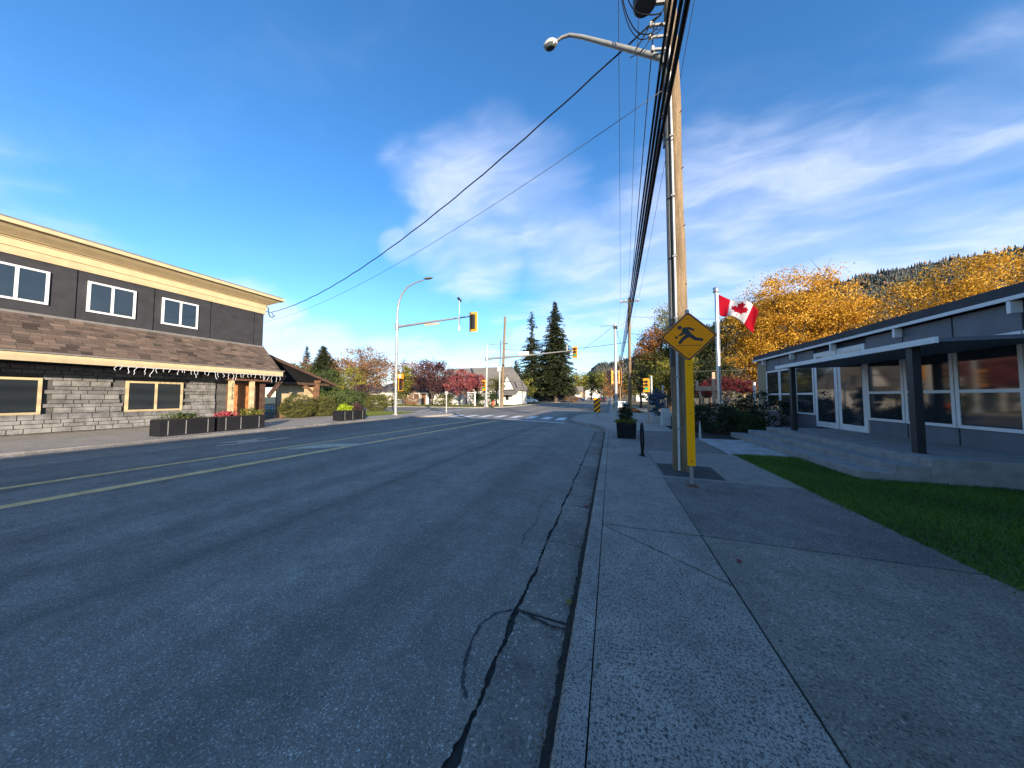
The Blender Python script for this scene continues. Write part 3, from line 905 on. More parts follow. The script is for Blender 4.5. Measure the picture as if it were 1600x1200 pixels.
fallen('fallen_leaf', -0.345, 2.38, -0.130, 0.07, 0.7, 0.75, 'leaf_olive', 'pale green fallen leaf in the gutter against the kerb', 'fallen leaves')
fallen('fallen_leaf', -0.37, 4.52, -0.138, 0.085, 2.2, 0.4, 'leaf_crimson', 'red fallen leaf in the gutter beside a gutter joint', 'fallen leaves')
fallen('fallen_leaf', 1.08, 3.22, 0.004, 0.055, 1.1, 0.3, 'leaf_crimson', 'small red leaf on the brown concrete panel right of the footway', 'fallen leaves')
for i in range(16):
    fallen('fallen_leaf', random.uniform(-0.42, -0.29), random.uniform(5.4, 13.4), -0.135, random.uniform(0.05, 0.085), random.uniform(0, 6), random.uniform(0.1, 0.9),
           random.choice(['leaf_rust', 'leaf_crimson', 'leaf_rust']), 'small brown leaf among those lying along the gutter', 'brown leaves along the gutter')
P = np.stack([rng.uniform(-0.36, -0.27, 900), rng.uniform(0.6, 9, 900), np.full(900, -0.142)], 1)
tag(leaf_obj('debris', P, 0.012 * (0.5 + rng.random(900)), rng.random(900) * 0.6, 'leaf_rust', None, 0.5, np.tile([0.1, 0.1, 1.0], (900, 1)) + rng.normal(size=(900, 3)) * 0.2),
    'crumbled leaf litter at the foot of the kerb', 'debris', None, 'stuff')
P = np.stack([rng.uniform(0.4, 2.9, 2500), rng.uniform(29.6, 52, 2500), np.full(2500, 0.03)], 1)
tag(leaf_obj('leaves', P, 0.14, rng.random(2500), 'leaf_rust', None, 0.7, np.tile([0.1, 0.1, 1.0], (2500, 1)) + rng.normal(size=(2500, 3)) * 0.3),
    'scattered autumn leaves on the verge past the wooden pole', 'leaves', None, 'stuff')

# ------------------------------------------------------------------ buildings
def window_x(parent, X, y0, y1, z0, z1, side=1, fw=0.07, rails=(), mulls=(), frame='trim_white', depth=0.05, glass='glass_dark'):
    """A window on a wall facing +x (side=1) or -x (side=-1): frame part with a pane sub-part."""
    mb = MB()
    xa, xb = (X - 0.03, X + depth) if side > 0 else (X - depth, X + 0.03)
    mb.box(xa, xb, y0, y0 + fw, z0, z1).box(xa, xb, y1 - fw, y1, z0, z1)
    mb.box(xa, xb, y0 + fw, y1 - fw, z0, z0 + fw).box(xa, xb, y0 + fw, y1 - fw, z1 - fw, z1)
    for z in rails:
        mb.box(xa, xb - 0.004 * side if side > 0 else xb, y0 + fw, y1 - fw, z - fw / 2, z + fw / 2)
    for y in mulls:
        mb.box(xa, xb, y - fw / 2, y + fw / 2, z0 + fw, z1 - fw)
    f = mb.build('window', frame, parent)
    MB().box(X - 0.012 + 0.02 * side, X + 0.012 + 0.02 * side, y0 + fw * 0.6, y1 - fw * 0.6, z0 + fw * 0.6, z1 - fw * 0.6).build('pane', glass, f)
    return f


def window_y(parent, Y, x0, x1, z0, z1, fw=0.07, frame='trim_white', rails=(), mulls=()):
    """A window on a wall facing -y."""
    mb = MB()
    ya, yb = Y - 0.05, Y + 0.03
    mb.box(x0, x0 + fw, ya, yb, z0, z1).box(x1 - fw, x1, ya, yb, z0, z1)
    mb.box(x0 + fw, x1 - fw, ya, yb, z0, z0 + fw).box(x0 + fw, x1 - fw, ya, yb, z1 - fw, z1)
    for z in rails:
        mb.box(x0 + fw, x1 - fw, ya + .004, yb, z - fw / 2, z + fw / 2)
    for x in mulls:
        mb.box(x - fw / 2, x + fw / 2, ya, yb, z0 + fw, z1 - fw)
    f = mb.build('window', frame, parent)
    MB().box(x0 + fw * 0.6, x1 - fw * 0.6, Y - 0.03, Y - 0.008, z0 + fw * 0.6, z1 - fw * 0.6).build('pane', 'glass_dark', f)
    return f


# ---- corner restaurant across the road
rb = thing('restaurant_building', 'charcoal two-storey building with cream cornice, shingled skirt roof and wooden door', 'building')
FX = -21.5
MB().box(-36, FX - 0.06, -8, 12.30, 0, 7.2).build('wall', 'mortar', rb)
yv = 12.38
pan = [12.38, 11.86, 9.75, 7.6, 5.4, 3.2, 1.0, -1.2, -3.4, -5.6, -8.0]
for a, b2 in zip(pan[:-1], pan[1:]):
    MB().box(FX - 0.055, FX, b2 + 0.02, a - 0.02, 4.62, 7.0).build('wall_panel', 'charcoal_wall', rb)
MB().box(-36, FX - 0.058, 12.30, 12.36, 4.62, 7.0).build('wall_panel', 'charcoal_wall', rb)
def cornice_band(prof, name):
    mb = MB()
    k = len(prof)
    for d, z in prof:
        mb.v += [(FX + d, -8.0 - d, z), (FX + d, 12.40 + d * 0.9, z), (-36, 12.40 + d * 0.9, z)]
    for j in range(k - 1):
        for i in range(2):
            mb.f.append((j * 3 + i, j * 3 + i + 1, (j + 1) * 3 + i + 1, (j + 1) * 3 + i))
    mb.f.append(tuple(j * 3 for j in reversed(range(k))))
    return mb.build(name, 'cream', rb)


cornice_band([(-0.05, 6.92), (0.05, 6.92), (0.05, 7.22), (-0.05, 7.22)], 'frieze_board')
cornice_band([(-0.05, 7.225), (0.09, 7.225), (0.09, 7.50), (0.14, 7.52), (0.14, 7.56), (-0.05, 7.56)], 'frieze_board')
cornice_band([(-0.05, 7.565), (0.20, 7.565), (0.28, 7.62), (0.52, 7.76), (0.66, 7.86), (0.70, 7.865), (0.70, 7.885), (0.80, 7.89), (0.80, 8.04), (-0.05, 8.04)], 'crown_moulding')
MB().box(-36.2, FX + 0.8, -8.9, 13.0, 8.045, 8.10).build('parapet_cap', 'flashing', rb)
# upper windows for the stretch nearer than the blank panels
for y0 in (8.05, 5.85, 3.6, 1.4, -0.8):
    window_x(rb, FX + 0.01, y0 - 0.2, y0 + 1.15, 5.2, 6.55, 1, 0.08, mulls=(y0 + 0.47,))
# skirt roof: shingle courses with single tabs
x1e, z1e, x0e, z0e = -19.75, 3.10, FX + 0.02, 4.72
rl = math.hypot(x1e - x0e, z1e - z0e)
sk = MB().add([(x0e, -8.3, z0e), (x1e, -8.3, z1e), (x1e, 12.42, z1e), (x0e, 12.42, z0e), (x0e, -8.3, 3.06), (x1e, -8.3, 3.06), (x1e, 12.42, 3.06), (x0e, 12.42, 3.06)],
              [(0, 1, 2, 3), (4, 7, 6, 5), (3, 2, 6, 7), (0, 4, 5, 1), (1, 5, 6, 2)])
skirt = sk.build('skirt_roof', 'roof_dark', rb)
NX, NZ = (z0e - z1e) / rl, (x1e - x0e) / rl
tabs = MB()
TT = []
nc = 13
for k in range(nc):
    s0, s1 = k / nc, (k + 1) / nc + 0.03
    yy = -8.3 - (k % 2) * 0.16
    while yy < 12.40:
        w = random.uniform(0.26, 0.36)
        ya, yb = max(yy, -8.3), min(yy + w - 0.012, 12.44)
        if yb > ya:
            e = random.uniform(-0.008, 0.008)
            top, bot = (x0e + (x1e - x0e) * s0, z0e + (z1e - z0e) * s0), (x0e + (x1e - x0e) * (s1 + e), z0e + (z1e - z0e) * (s1 + e))
            o1, o2 = 0.008, 0.030 + random.uniform(0, 0.008)
            tabs.add([(top[0] + NX * o1, ya, top[1] + NZ * o1), (bot[0] + NX * o2, ya, bot[1] + NZ * o2), (bot[0] + NX * o2, yb, bot[1] + NZ * o2), (top[0] + NX * o1, yb, top[1] + NZ * o1),
                      (bot[0] + NX * 0.004, ya, bot[1] + NZ * 0.004), (bot[0] + NX * 0.004, yb, bot[1] + NZ * 0.004)], [(0, 1, 2, 3), (1, 4, 5, 2), (0, 4, 1), (3, 2, 5)])
            TT += [min(1, max(0, random.gauss(0.5, 0.24)))] * 4
        yy += w
tabs = tabs.build('shingles', 'shingle_tab', skirt, False, 0, 'stuff')
tabs.data.attributes.new('tint', 'FLOAT', 'FACE').data.foreach_set('value', TT)
MB().box(FX - 0.02, FX + 0.05, -8.3, 12.43, 4.60, 4.80).build('flashing', 'flashing', rb)
MB().box(x1e + 0.005, x1e + 0.10, -8.35, 12.50, 2.78, 3.085).build('fascia', 'cream', rb, False, 0.01)
MB().box(FX + 0.1, x1e + 0.06, 12.43, 12.52, 2.80, 3.05).build('fascia', 'cream', rb)
MB().box(x1e - 0.05, x1e + 0.16, -8.37, 12.56, 3.088, 3.14).build('drip_edge', 'flashing', rb)
# ground floor: stone veneer, recessed door between cream posts
st = MB()
z = 0.06
row = 0
while z < 2.75:
    h = random.choice((0.16, 0.2, 0.24))
    yy = -8.0 + (row % 2) * 0.2
    while yy < 10.05:
        w = random.uniform(0.3, 0.62)
        if not any(a < yy + w / 2 < b2 and 0.7 < z < 2.3 for a, b2 in ((6.7, 8.9), (2.7, 4.9), (-1.3, 0.9))):
            d = random.uniform(0.02, 0.06)
            st.box(FX - 0.05, FX + d, yy + 0.012, min(yy + w - 0.012, 10.08), z + 0.01, min(z + h - 0.01, 2.78))
        yy += w
    z += h
    row += 1
st.build('stone_veneer', 'stone_grey', rb, False, 0, 'stuff')
for y0 in (6.85, 2.85, -1.15):
    window_x(rb, FX + 0.02, y0, y0 + 1.9, 0.8, 2.25, 1, 0.09, mulls=(y0 + 0.95,), frame='cream')
MB().box(FX + 0.3, x1e - 0.1, -8.2, 12.40, 2.95, 3.05).build('soffit', 'siding_dark', rb)
MB().box(FX - 0.05, FX + 0.05, 10.1, 12.3, 2.35, 2.9).build('door_header', 'panel_slate', rb)
MB().box(FX - 0.04, FX + 0.02, 10.62, 10.95, 0, 2.34).build('jamb', 'timber_brown', rb)
MB().box(FX - 0.05, FX + 0.05, 11.74, 11.84, 0, 2.34).build('jamb', 'timber_brown', rb)
door = MB().box(FX - 0.05, FX - 0.005, 10.95, 11.74, 0.05, 2.34).build('door', 'door_wood', rb)
for z0, z1 in ((0.18, 0.75), (0.86, 1.48), (1.60, 2.22)):
    for y0, y1 in ((11.02, 11.31), (11.38, 11.67)):
        MB().box(FX - 0.01, FX + 0.016, y0, y1, z0, z1).build('door_panel', 'door_wood', door, False, 0.012)
MB().tube([(FX, 11.06, 1.0), (FX + 0.06, 11.06, 1.0), (FX + 0.06, 11.16, 1.0)], 0.015, 6).build('handle', 'dark_metal', door)
for y0 in (10.28, 11.28):
    col = MB().box(-20.72, -20.52, y0, y0 + 0.20, 0.0, 2.45).build('post', 'cream', rb, False, 0.01)
    if y0 < 11:
        for i, ch in enumerate('72725'):
            cu = bpy.data.curves.new('digit', 'FONT')
            cu.body = ch
            cu.size = 0.21
            cu.extrude = 0.006
            cu.align_x = 'CENTER'
            tmp = bpy.data.objects.new('tmp', cu)
            dme = bpy.data.meshes.new_from_object(tmp)
            bpy.data.objects.remove(tmp)
            dme.materials.clear()
            dme.materials.append(MATS['sign_black'])
            dg = bpy.data.objects.new('digit', dme)
            COL.objects.link(dg)
            dg.parent = col
            dg.rotation_euler = (R(90), 0, R(90))
            dg.location = (-20.512, y0 + 0.105, 2.12 - i * 0.19)
MB().box(-20.76, -20.48, 10.18, 12.3, 2.45, 2.72).build('beam', 'timber_brown', rb)
MB().box(FX - 0.05, -20.95, 12.02, 12.30, 0, 2.45).build('corner_post', 'timber_dark', rb)
MB().beam((-20.7, 12.32, 1.5), (-20.7, 13.3, 2.95), 0.14, 0.2).build('bracket', 'timber_dark', rb)
# icicle lights hanging from the eave
il = MB()
yy = 6.0
while yy < 12.45:
    x = x1e + 0.115
    n = random.randint(2, 5)
    p = [Vector((x, yy, 2.80))]
    for k in range(n):
        p.append(p[-1] + Vector((random.uniform(-0.02, 0.02), random.uniform(-0.05, 0.05), -random.uniform(0.05, 0.09))))
    il.tube(p, 0.008, 4)
    yy += random.uniform(0.12, 0.24)
il.tube([(x1e + 0.115, 6 + i * 0.1, 2.80 + 0.008 * math.sin(i)) for i in range(65)], 0.010, 4)
tag(il.build('icicle_lights', 'string_light'), 'string of white icicle lights hanging under the cream eave', 'string lights')

# ---- timber patio pavilion beside it
pv = thing('patio_pavilion', 'dark timber patio roof on brown posts next to the restaurant', 'pavilion')
AY, AZ, EY, EZ = 12.9, 4.45, 18.25, 2.55
for sgn, ye in ((1, EY),):
    mb = MB()
    mb.add([(-32, AY, AZ), (-22.2, AY, AZ), (-22.2, ye, EZ), (-32, ye, EZ), (-32, AY, AZ - 0.16), (-22.2, AY, AZ - 0.16), (-22.2, ye, EZ - 0.16), (-32, ye, EZ - 0.16)],
           [(0, 1, 2, 3), (4, 7, 6, 5), (0, 4, 5, 1), (1, 5, 6, 2), (2, 6, 7, 3), (3, 7, 4, 0)])
    mb.build('roof', 'roof_dark', pv)
MB().beam((-22.12, AY, AZ - 0.06), (-22.12, EY + 0.1, EZ - 0.10), 0.08, 0.20).build('barge_board', 'timber_dark', pv)
for x in (-22.6, -27, -31.5):
    MB().box(x - 0.16, x + 0.16, 16.75, 17.07, 0, 2.62).build('post', 'timber_brown', pv, False, 0.02)
MB().box(-31.8, -22.3, 16.78, 17.04, 2.60, 2.82).build('beam', 'timber_brown', pv)
MB().box(-22.74, -22.46, 12.6, 18.0, 2.42, 2.60).build('beam', 'timber_dark', pv)
MB().beam((-22.6, 16.75, 1.75), (-22.6, 15.9, 2.45), 0.12, 0.16).build('brace', 'timber_brown', pv)
# patio fence with separate pickets
pf = thing('patio_fence', 'black metal picket railing along the restaurant patio', 'fence', (-22.0, 12.5, 0))
MB().box(-0.02, 0.02, 0, 4.2, 0.98, 1.03).build('rail', 'dark_metal', pf)
MB().box(-0.02, 0.02, 0, 4.2, 0.10, 0.14).build('rail', 'dark_metal', pf)
for i in range(4):
    MB().box(-0.05, 0.05, i * 1.36, i * 1.36 + 0.1, 0, 1.12).build('post', 'timber_brown', pf)
pk = MB().box(-0.01, 0.01, -0.01, 0.01, 0.13, 0.985).build('picket', 'dark_metal', pf)
pk.location.y = 0.17
for i in range(1, 32):
    yy = 0.17 + i * 0.128
    if abs((yy % 1.36) - 0.05) < 0.08:
        continue
    c = pk.copy()
    COL.objects.link(c)
    c.location.y = yy
sh = thing('board_screen', 'cream vertical board screen under the patio roof', 'screen', (-23.0, 14.25, 0))
MB().box(-0.12, -0.03, 0, 2.9, 0, 2.42).build('backing', 'cream', sh)
bd = MB().box(-0.028, 0, 0.008, 0.152, 0.03, 2.40).build('board', 'cream', sh)
for i in range(1, 18):
    c = bd.copy()
    COL.objects.link(c)
    c.location.y = i * 0.161
MB().prism([(AY, 2.62), (EY - 0.55, 2.62), (AY, AZ - 0.2)], -22.75, -22.70, lambda a, b, c: (c, a, b)).build('gable_shade_panel', 'cable_black', pv)  # black panel stands in for the shade inside the open gable
MB().box(-31.5, -22.8, 12.6, 12.75, 0, 4.2).build('rear_wall', 'siding_dark', pv)

# ---- municipal building on the right
hb = thing('hall_building', 'low flat-roofed building with tan wall and white-framed windows behind the lawn', 'building')
WX = 7.2
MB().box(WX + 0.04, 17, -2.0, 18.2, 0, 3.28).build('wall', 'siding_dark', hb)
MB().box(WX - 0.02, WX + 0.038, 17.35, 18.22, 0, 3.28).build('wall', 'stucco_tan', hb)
MB().box(7.05, 17.3, -2.4, 18.30, 3.32, 3.58).build('roof', 'roof_dark', hb, False, 0.01)
MB().box(7.00, 7.048, -2.4, 18.30, 3.285, 3.36).build('gutter_trim', 'trim_white', hb)
bays = [17.3 - i * 1.16 for i in range(17)]
for i, (y1, y0) in enumerate(zip(bays[:-1], bays[1:])):
    if 3 <= i <= 4:
        continue
    window_x(hb, WX, y0 + 0.012, y1 - 0.012, 0.82, 2.72, -1, 0.07, rails=(1.62,), depth=0.045)
    MB().box(WX - 0.012, WX + 0.036, y0 + 0.02, y1 - 0.02, 2.73, 3.27).build('spandrel', 'panel_slate', hb)
    MB().box(WX - 0.010, WX + 0.036, y0 + 0.02, y1 - 0.02, 0.05, 0.81).build('spandrel', 'panel_slate', hb)
for i in range(3, 5):
    y1, y0 = bays[i], bays[i + 1]
    d = MB().box(WX - 0.03, WX + 0.036, y0 + 0.02, y1 - 0.02, 0.42, 3.1).build('door', 'trim_white', hb)
    MB().box(WX - 0.04, WX - 0.032, y0 + 0.16, y1 - 0.16, 0.62, 2.95).build('pane', 'glass_dark', d)
for i in range(0, 17, 2):
    MB().box(7.02, WX - 0.03, bays[i] - 0.03, bays[i] + 0.03, 3.05, 3.28).build('rafter_end', 'trim_white', hb)
MB().box(5.45, WX - 0.05, 7.2, 12.4, 2.47, 2.54).build('canopy', 'panel_slate', hb)
MB().box(5.40, 5.448, 7.18, 12.42, 2.45, 2.56).build('canopy_trim', 'trim_white', hb)
for yy in (11.65, 7.7):
    MB().box(5.47, 5.59, yy, yy + 0.12, 0.43, 2.468).build('porch_post', 'dark_metal', hb)
for k, (xx, zz2) in enumerate(((4.29, 0.15), (4.75, 0.29), (5.2, 0.43))):
    MB().box(xx, (4.748, 5.198, WX + 0.03)[k], 7.1 + k * 0.002, 13.2 - k * 0.25, -0.02, zz2).build('step', 'step_concrete', hb, False, 0.012)

# ---- unseen hall added behind the camera to cast the road's shade
nb = thing('shade_hall', 'unseen plain tan hall added behind the viewer to shade the road', 'building', (10, -7.3, 0))
TE = math.tan(R(SUN_EL))
HH = 24.9 / 0.669 * TE
YE = 18.9 - 0.743 * 24.9 / 0.669
nb.location = (10, YE, 0)
MB().box(0, 9, -52, 0, 0, HH).build('wall', 'siding_tan', nb)
MB().box(9.01, 46, -52, 0, 0, HH - 0.45).build('wall', 'siding_tan', nb)
MB().box(-0.02, 9.2, -52.2, 0.02, HH + 0.003, HH + 0.05).build('roof', 'roof_dark', nb)
for i in range(9):
    for z0 in (1.0, 5.0):
        window_x(nb, -0.005, -3.6 - i * 5.5, -1.6 - i * 5.5, z0, z0 + 1.8, -1, 0.09)

# ---- houses past the side street
def gable_house(name, label, loc, L, Wd, h, rise, wall, roof, ridge='x', over=0.4):
    """Box with a gable roof, ridge along local x or y; origin at the near (-y) left corner."""
    root = thing(name, label, 'house', loc)
    MB().box(0, L, 0, Wd, 0, h).build('wall', wall, root)
    if ridge == 'x':
        g = [(0, h), (Wd, h), (Wd / 2, h + rise)]
        for x in (0.003, L - 0.053):
            MB().prism(g, x, x + 0.05, lambda a, b, c: (c, a, b)).build('gable', wall, root)
        pr = [(-over, h - over * rise / (Wd / 2)), (Wd / 2, h + rise + 0.0), (Wd + over, h - over * rise / (Wd / 2)), (Wd + over, h - over * rise / (Wd / 2) + 0.14), (Wd / 2, h + rise + 0.16), (-over, h - over * rise / (Wd / 2) + 0.14)]
        MB().prism(pr, -over, L + over, lambda a, b, c: (c, a, b)).build('roof', roof, root)
    else:
        g = [(0, h), (L, h), (L / 2, h + rise)]
        for y in (0.003, Wd - 0.053):
            MB().prism(g, y, y + 0.05, lambda a, b, c: (a, c, b)).build('gable', wall, root)
        pr = [(-over, h - over * rise / (L / 2)), (L / 2, h + rise + 0.0), (L + over, h - over * rise / (L / 2)), (L + over, h - over * rise / (L / 2) + 0.14), (L / 2, h + rise + 0.16), (-over, h - over * rise / (L / 2) + 0.14)]
        MB().prism(pr, -over, Wd + over, lambda a, b, c: (a, c, b)).build('roof', roof, root)
    return root


h1 = gable_house('white_bungalow', 'low white bungalow with shallow roof behind the plum trees', (-46, 47, 0), 20, 9, 2.6, 1.7, 'siding_white', 'shingle_grey')
for x in (1.5, 5.5, 9.5, 13, 17):
    window_y(h1, 0, x, x + 1.3, 1.0, 2.1, 0.08, 'sign_white')
MB().box(11.4, 12.3, -0.06, 0.02, 0.05, 2.1).build('door', 'timber_brown', h1)
h1g = gable_house('white_garage', 'white gable-fronted outbuilding beside the plum tree', (-50.5, 43.5, 0), 5.5, 6, 2.5, 1.9, 'siding_white', 'shingle_grey', 'y')
window_y(h1g, 0, 2.0, 3.3, 1.0, 2.1, 0.08, 'sign_white')
h2 = thing('steep_roof_house', 'long house with steep grey roof and white gable porch on the far corner', 'house', (-35, 53, 0))
MB().box(0, 17.2, 0, 9, 0, 3.0).build('wall', 'siding_white', h2)
MB().add([(-0.4, -0.5, 2.8), (17.7, -0.5, 2.8), (17.7, 9.5, 2.8), (-0.4, 9.5, 2.8), (-0.4, 4.5, 7.9), (15.2, 4.5, 7.9)], [(0, 1, 5, 4), (1, 2, 5), (2, 3, 4, 5), (3, 0, 4), (0, 3, 2, 1)]).build('roof', 'shingle_grey', h2)
pg = MB()
pg.prism([(14.9, 2.9), (17.6, 2.9), (16.25, 5.6)], -1.2, 0.9, lambda a, b, c: (a, c, b))
pg.build('porch_gable', 'siding_white', h2)
MB().prism([(14.55, 2.55), (16.25, 5.75), (17.95, 2.55), (17.95, 2.75), (16.25, 5.98), (14.55, 2.75)], -1.45, 1.5, lambda a, b, c: (a, c, b)).build('porch_roof', 'shingle_grey', h2)
MB().add([(14.3, -1.3, 2.75), (18.4, -1.3, 2.75), (18.4, -2.7, 1.95), (14.3, -2.7, 1.95), (14.3, -1.3, 2.62), (18.4, -1.3, 2.62), (18.4, -2.7, 1.82), (14.3, -2.7, 1.82)],
         [(0, 3, 2, 1), (4, 5, 6, 7), (0, 1, 5, 4), (1, 2, 6, 5), (2, 3, 7, 6), (3, 0, 4, 7)]).build('porch_canopy', 'shingle_grey', h2)
MB().box(15.0, 17.6, -1.19, -0.1, 0, 2.62).build('porch_wall', 'siding_white', h2)
window_y(h2, -1.2, 15.9, 16.5, 0.9, 2.0, 0.07, 'sign_black')
for x in (2, 5.5, 9, 12):
    window_y(h2, 0, x, x + 1.4, 0.9, 2.2, 0.08, 'sign_white')

ds = thing('dark_shopfront', 'long dark-walled shop shaded by the two tall firs', 'building', (-29, 92, 0))
MB().box(0, 17, 0, 10, 0, 4.6).build('wall', 'siding_dark', ds)
MB().box(-0.5, 17.5, -1.2, 10.2, 4.603, 5.0).build('roof', 'roof_dark', ds)
for x in (1.2, 5, 9, 13):
    window_y(ds, 0, x, x + 2.6, 1.0, 3.2, 0.1, 'panel_slate')
bs = thing('blue_gable_house', 'pale blue two-storey house glimpsed between the fir trunks', 'house', (-34, 112, 0))
MB().box(0, 10, 0, 8, 0, 8.5).build('wall', 'siding_blue', bs)
MB().prism([(-0.5, 8.4), (5, 11.4), (10.5, 8.4), (10.5, 8.7), (5, 11.7), (-0.5, 8.7)], -0.5, 8.5, lambda a, b, c: (a, c, b)).build('roof', 'roof_dark', bs)
window_y(bs, 0, 6.5, 8.5, 5.5, 7.2, 0.1)
window_y(bs, 0, 2.0, 4.0, 5.5, 7.2, 0.1)
sp_ = thing('corner_store', 'grey shop with a red and white sign board down the road', 'building', (-22, 124, 0))
MB().box(0, 10.5, 0, 9, 0, 3.6).build('wall', 'siding_tan', sp_)
MB().box(-0.3, 10.8, -0.8, 9, 3.603, 5.9).build('roof', 'shingle_grey', sp_)
MB().box(3.0, 6.6, -0.95, -0.802, 3.7, 5.4).build('sign_board', 'awning_red', sp_)
MB().box(-0.1, 2.9, -0.95, -0.802, 3.9, 5.0).build('sign_board', 'sign_white', sp_)
MB().box(7.0, 9.6, -0.06, 0.02, 0.6, 3.0).build('window', 'sign_white', sp_)
fh = gable_house('white_store', 'white gabled house farther down the road past the red sign', (-13.9, 170, 0), 9, 9, 4.6, 3.2, 'siding_white', 'siding_white', 'y')
window_y(fh, 0, 2, 4, 2.0, 3.6, 0.12, 'panel_slate')
fh2 = gable_house('pale_cottage', 'pale cottage half hidden behind the wooden pole', (7.5, 104, 0), 6, 8, 2.7, 1.8, 'siding_white', 'roof_dark', 'y')
window_y(fh2, 0, 1.5, 3, 1.0, 2.1, 0.08, 'panel_slate')

# ------------------------------------------------------------------ utility pole with street lamp beside the footway
up = thing('utility_pole', 'weathered wooden utility pole with street lamp arm and conduit, by the yellow sign', 'utility pole', (1.36, 6.80, 0))
pts, rad = [], []
for i in range(29):
    z = i * 0.5
    pts.append((0.01 * math.sin(i * 0.9), 0.008 * math.cos(i * 1.3), z - 0.1))
    rad.append(0.182 - 0.0052 * z + 0.003 * math.sin(i * 2.1))
MB().tube(pts, rad, 24).build('pole', 'pole_wood', up, True)
MB().tube([(-0.085, -0.155, 0.02), (-0.080, -0.165, 1.0), (-0.075, -0.16, 3.0), (-0.07, -0.152, 6.0), (-0.07, -0.145, 9.3)], 0.021, 8).build('conduit', 'conduit', up, True)
for z in (0.85, 1.9, 3.1, 4.4, 5.7, 7.0):
    MB().box(-0.115, -0.04, -0.195, -0.135, z, z + 0.03).build('strap', 'galvanised', up)
MB().tube([(-0.15, -0.075, 2.15), (-0.145, -0.07, 5.0), (-0.135, -0.07, 9.0)], 0.048, 8).build('cable_guard', 'transformer_grey', up, True)
for k in range(9):
    z = 3.2 + k * 0.62
    a = -1.9 + 1.1 * (k % 2)
    MB().tube([(0.15 * math.cos(a), 0.15 * math.sin(a), z), (0.20 * math.cos(a), 0.20 * math.sin(a), z)], 0.010, 5).build('nail', 'rust', up)
# lamp arm reaching over the road
arm = MB().tube([(-0.14, 0, 8.95), (-0.9, 0, 9.50), (-1.9, 0, 10.22), (-2.2, 0, 10.40), (-2.40, 0, 10.42), (-2.55, 0, 10.36)], [0.068, 0.057, 0.044, 0.040, 0.036, 0.033], 10).build('lamp_arm', 'galvanised', up, True)
MB().box(-0.19, -0.12, -0.10, 0.10, 8.78, 9.12).build('arm_bracket', 'galvanised', arm)
head = MB().lathe([(0.02, -0.10), (0.10, -0.095), (0.145, -0.02), (0.14, 0.03), (0.10, 0.10), (0.03, 0.13)], 12, (0, 0, 0)).build('lamp_head', 'pale_concrete', up, True)
head.location = (-2.68, 0, 10.36)
head.scale = (1.25, 0.75, 0.8)
ln = MB().lathe([(0.02, -0.15), (0.085, -0.14), (0.125, -0.09), (0.13, -0.03)], 12, (0, 0, 0)).build('lens', 'lamp_glass', head, True)
# transformer, brackets, insulators, crossarm
tr = MB().lathe([(0.02, 0.0), (0.22, 0.0), (0.25, 0.04), (0.255, 0.55), (0.255, 0.95), (0.22, 1.03), (0.05, 1.08)], 24, (-0.52, -0.12, 10.22)).build('transformer', 'transformer_grey', up, True)
for k in (-1, 1):
    MB().lathe([(0.03, 0), (0.045, 0.03), (0.03, 0.06), (0.045, 0.09), (0.03, 0.12), (0.045, 0.15), (0.02, 0.2)], 10, (-0.52 + 0.1 * k, -0.12, 11.29)).build('bushing', 'porcelain', tr, True)
MB().beam((-0.1, -0.03, 10.75), (-0.3, -0.08, 10.75), 0.06, 0.1).build('bracket', 'galvanised', tr)
MB().beam((-0.1, -0.03, 10.25), (-0.3, -0.08, 10.25), 0.06, 0.1).build('bracket', 'galvanised', tr)
MB().box(-1.15, 1.15, -0.24, -0.13, 13.0, 13.12).build('crossarm', 'pole_wood', up)
for x in (-1.05, -0.5, 0.5, 1.05):
    MB().lathe([(0.02, 0), (0.02, 0.08), (0.055, 0.10), (0.06, 0.16), (0.03, 0.2)], 10, (x, -0.185, 13.12)).build('insulator', 'porcelain', up, True)
for z, dx in ((9.05, -0.18), (9.35, -0.22), (9.62, -0.2)):
    br = MB().beam((-0.1, -0.10, z), (dx - 0.2, -0.16, z + 0.03), 0.035, 0.05).build('spool_bracket', 'galvanised', up)
    MB().lathe([(0.03, -0.05), (0.042, -0.04), (0.025, 0), (0.042, 0.04), (0.03, 0.05)], 10, (dx - 0.22, -0.17, z + 0.03)).build('spool', 'porcelain', br, True)
for k, (z, x) in enumerate(((7.14, -0.24), (7.62, -0.235), (8.16, -0.23), (8.74, -0.225))):
    MB().box(x - 0.03, -0.10, -0.06, 0.06, z + 0.03, z + 0.07).build('cable_clamp', 'galvanised', up)
MB().box(-0.21, -0.14, -0.05, 0.05, 6.95, 8.85).build('cable_rack', 'galvanised', up)


def loop(pts, r=0.011, name='jumper'):
    """smooth jumper wire through the given points"""
    out = []
    P = [Vector(p) for p in pts]
    P = [P[0]] + P + [P[-1]]
    for i in range(1, len(P) - 2):
        for k in range(7):
            t = k / 7
            p0, p1, p2, p3 = P[i - 1], P[i], P[i + 1], P[i + 2]
            out.append(0.5 * ((2 * p1) + (p2 - p0) * t + (2 * p0 - 5 * p1 + 4 * p2 - p3) * t * t + (3 * p1 - p0 - 3 * p2 + p3) * t ** 3))
    out.append(P[-2])
    return MB().tube(out, r, 5).build(name, 'cable_black', up, 'all')


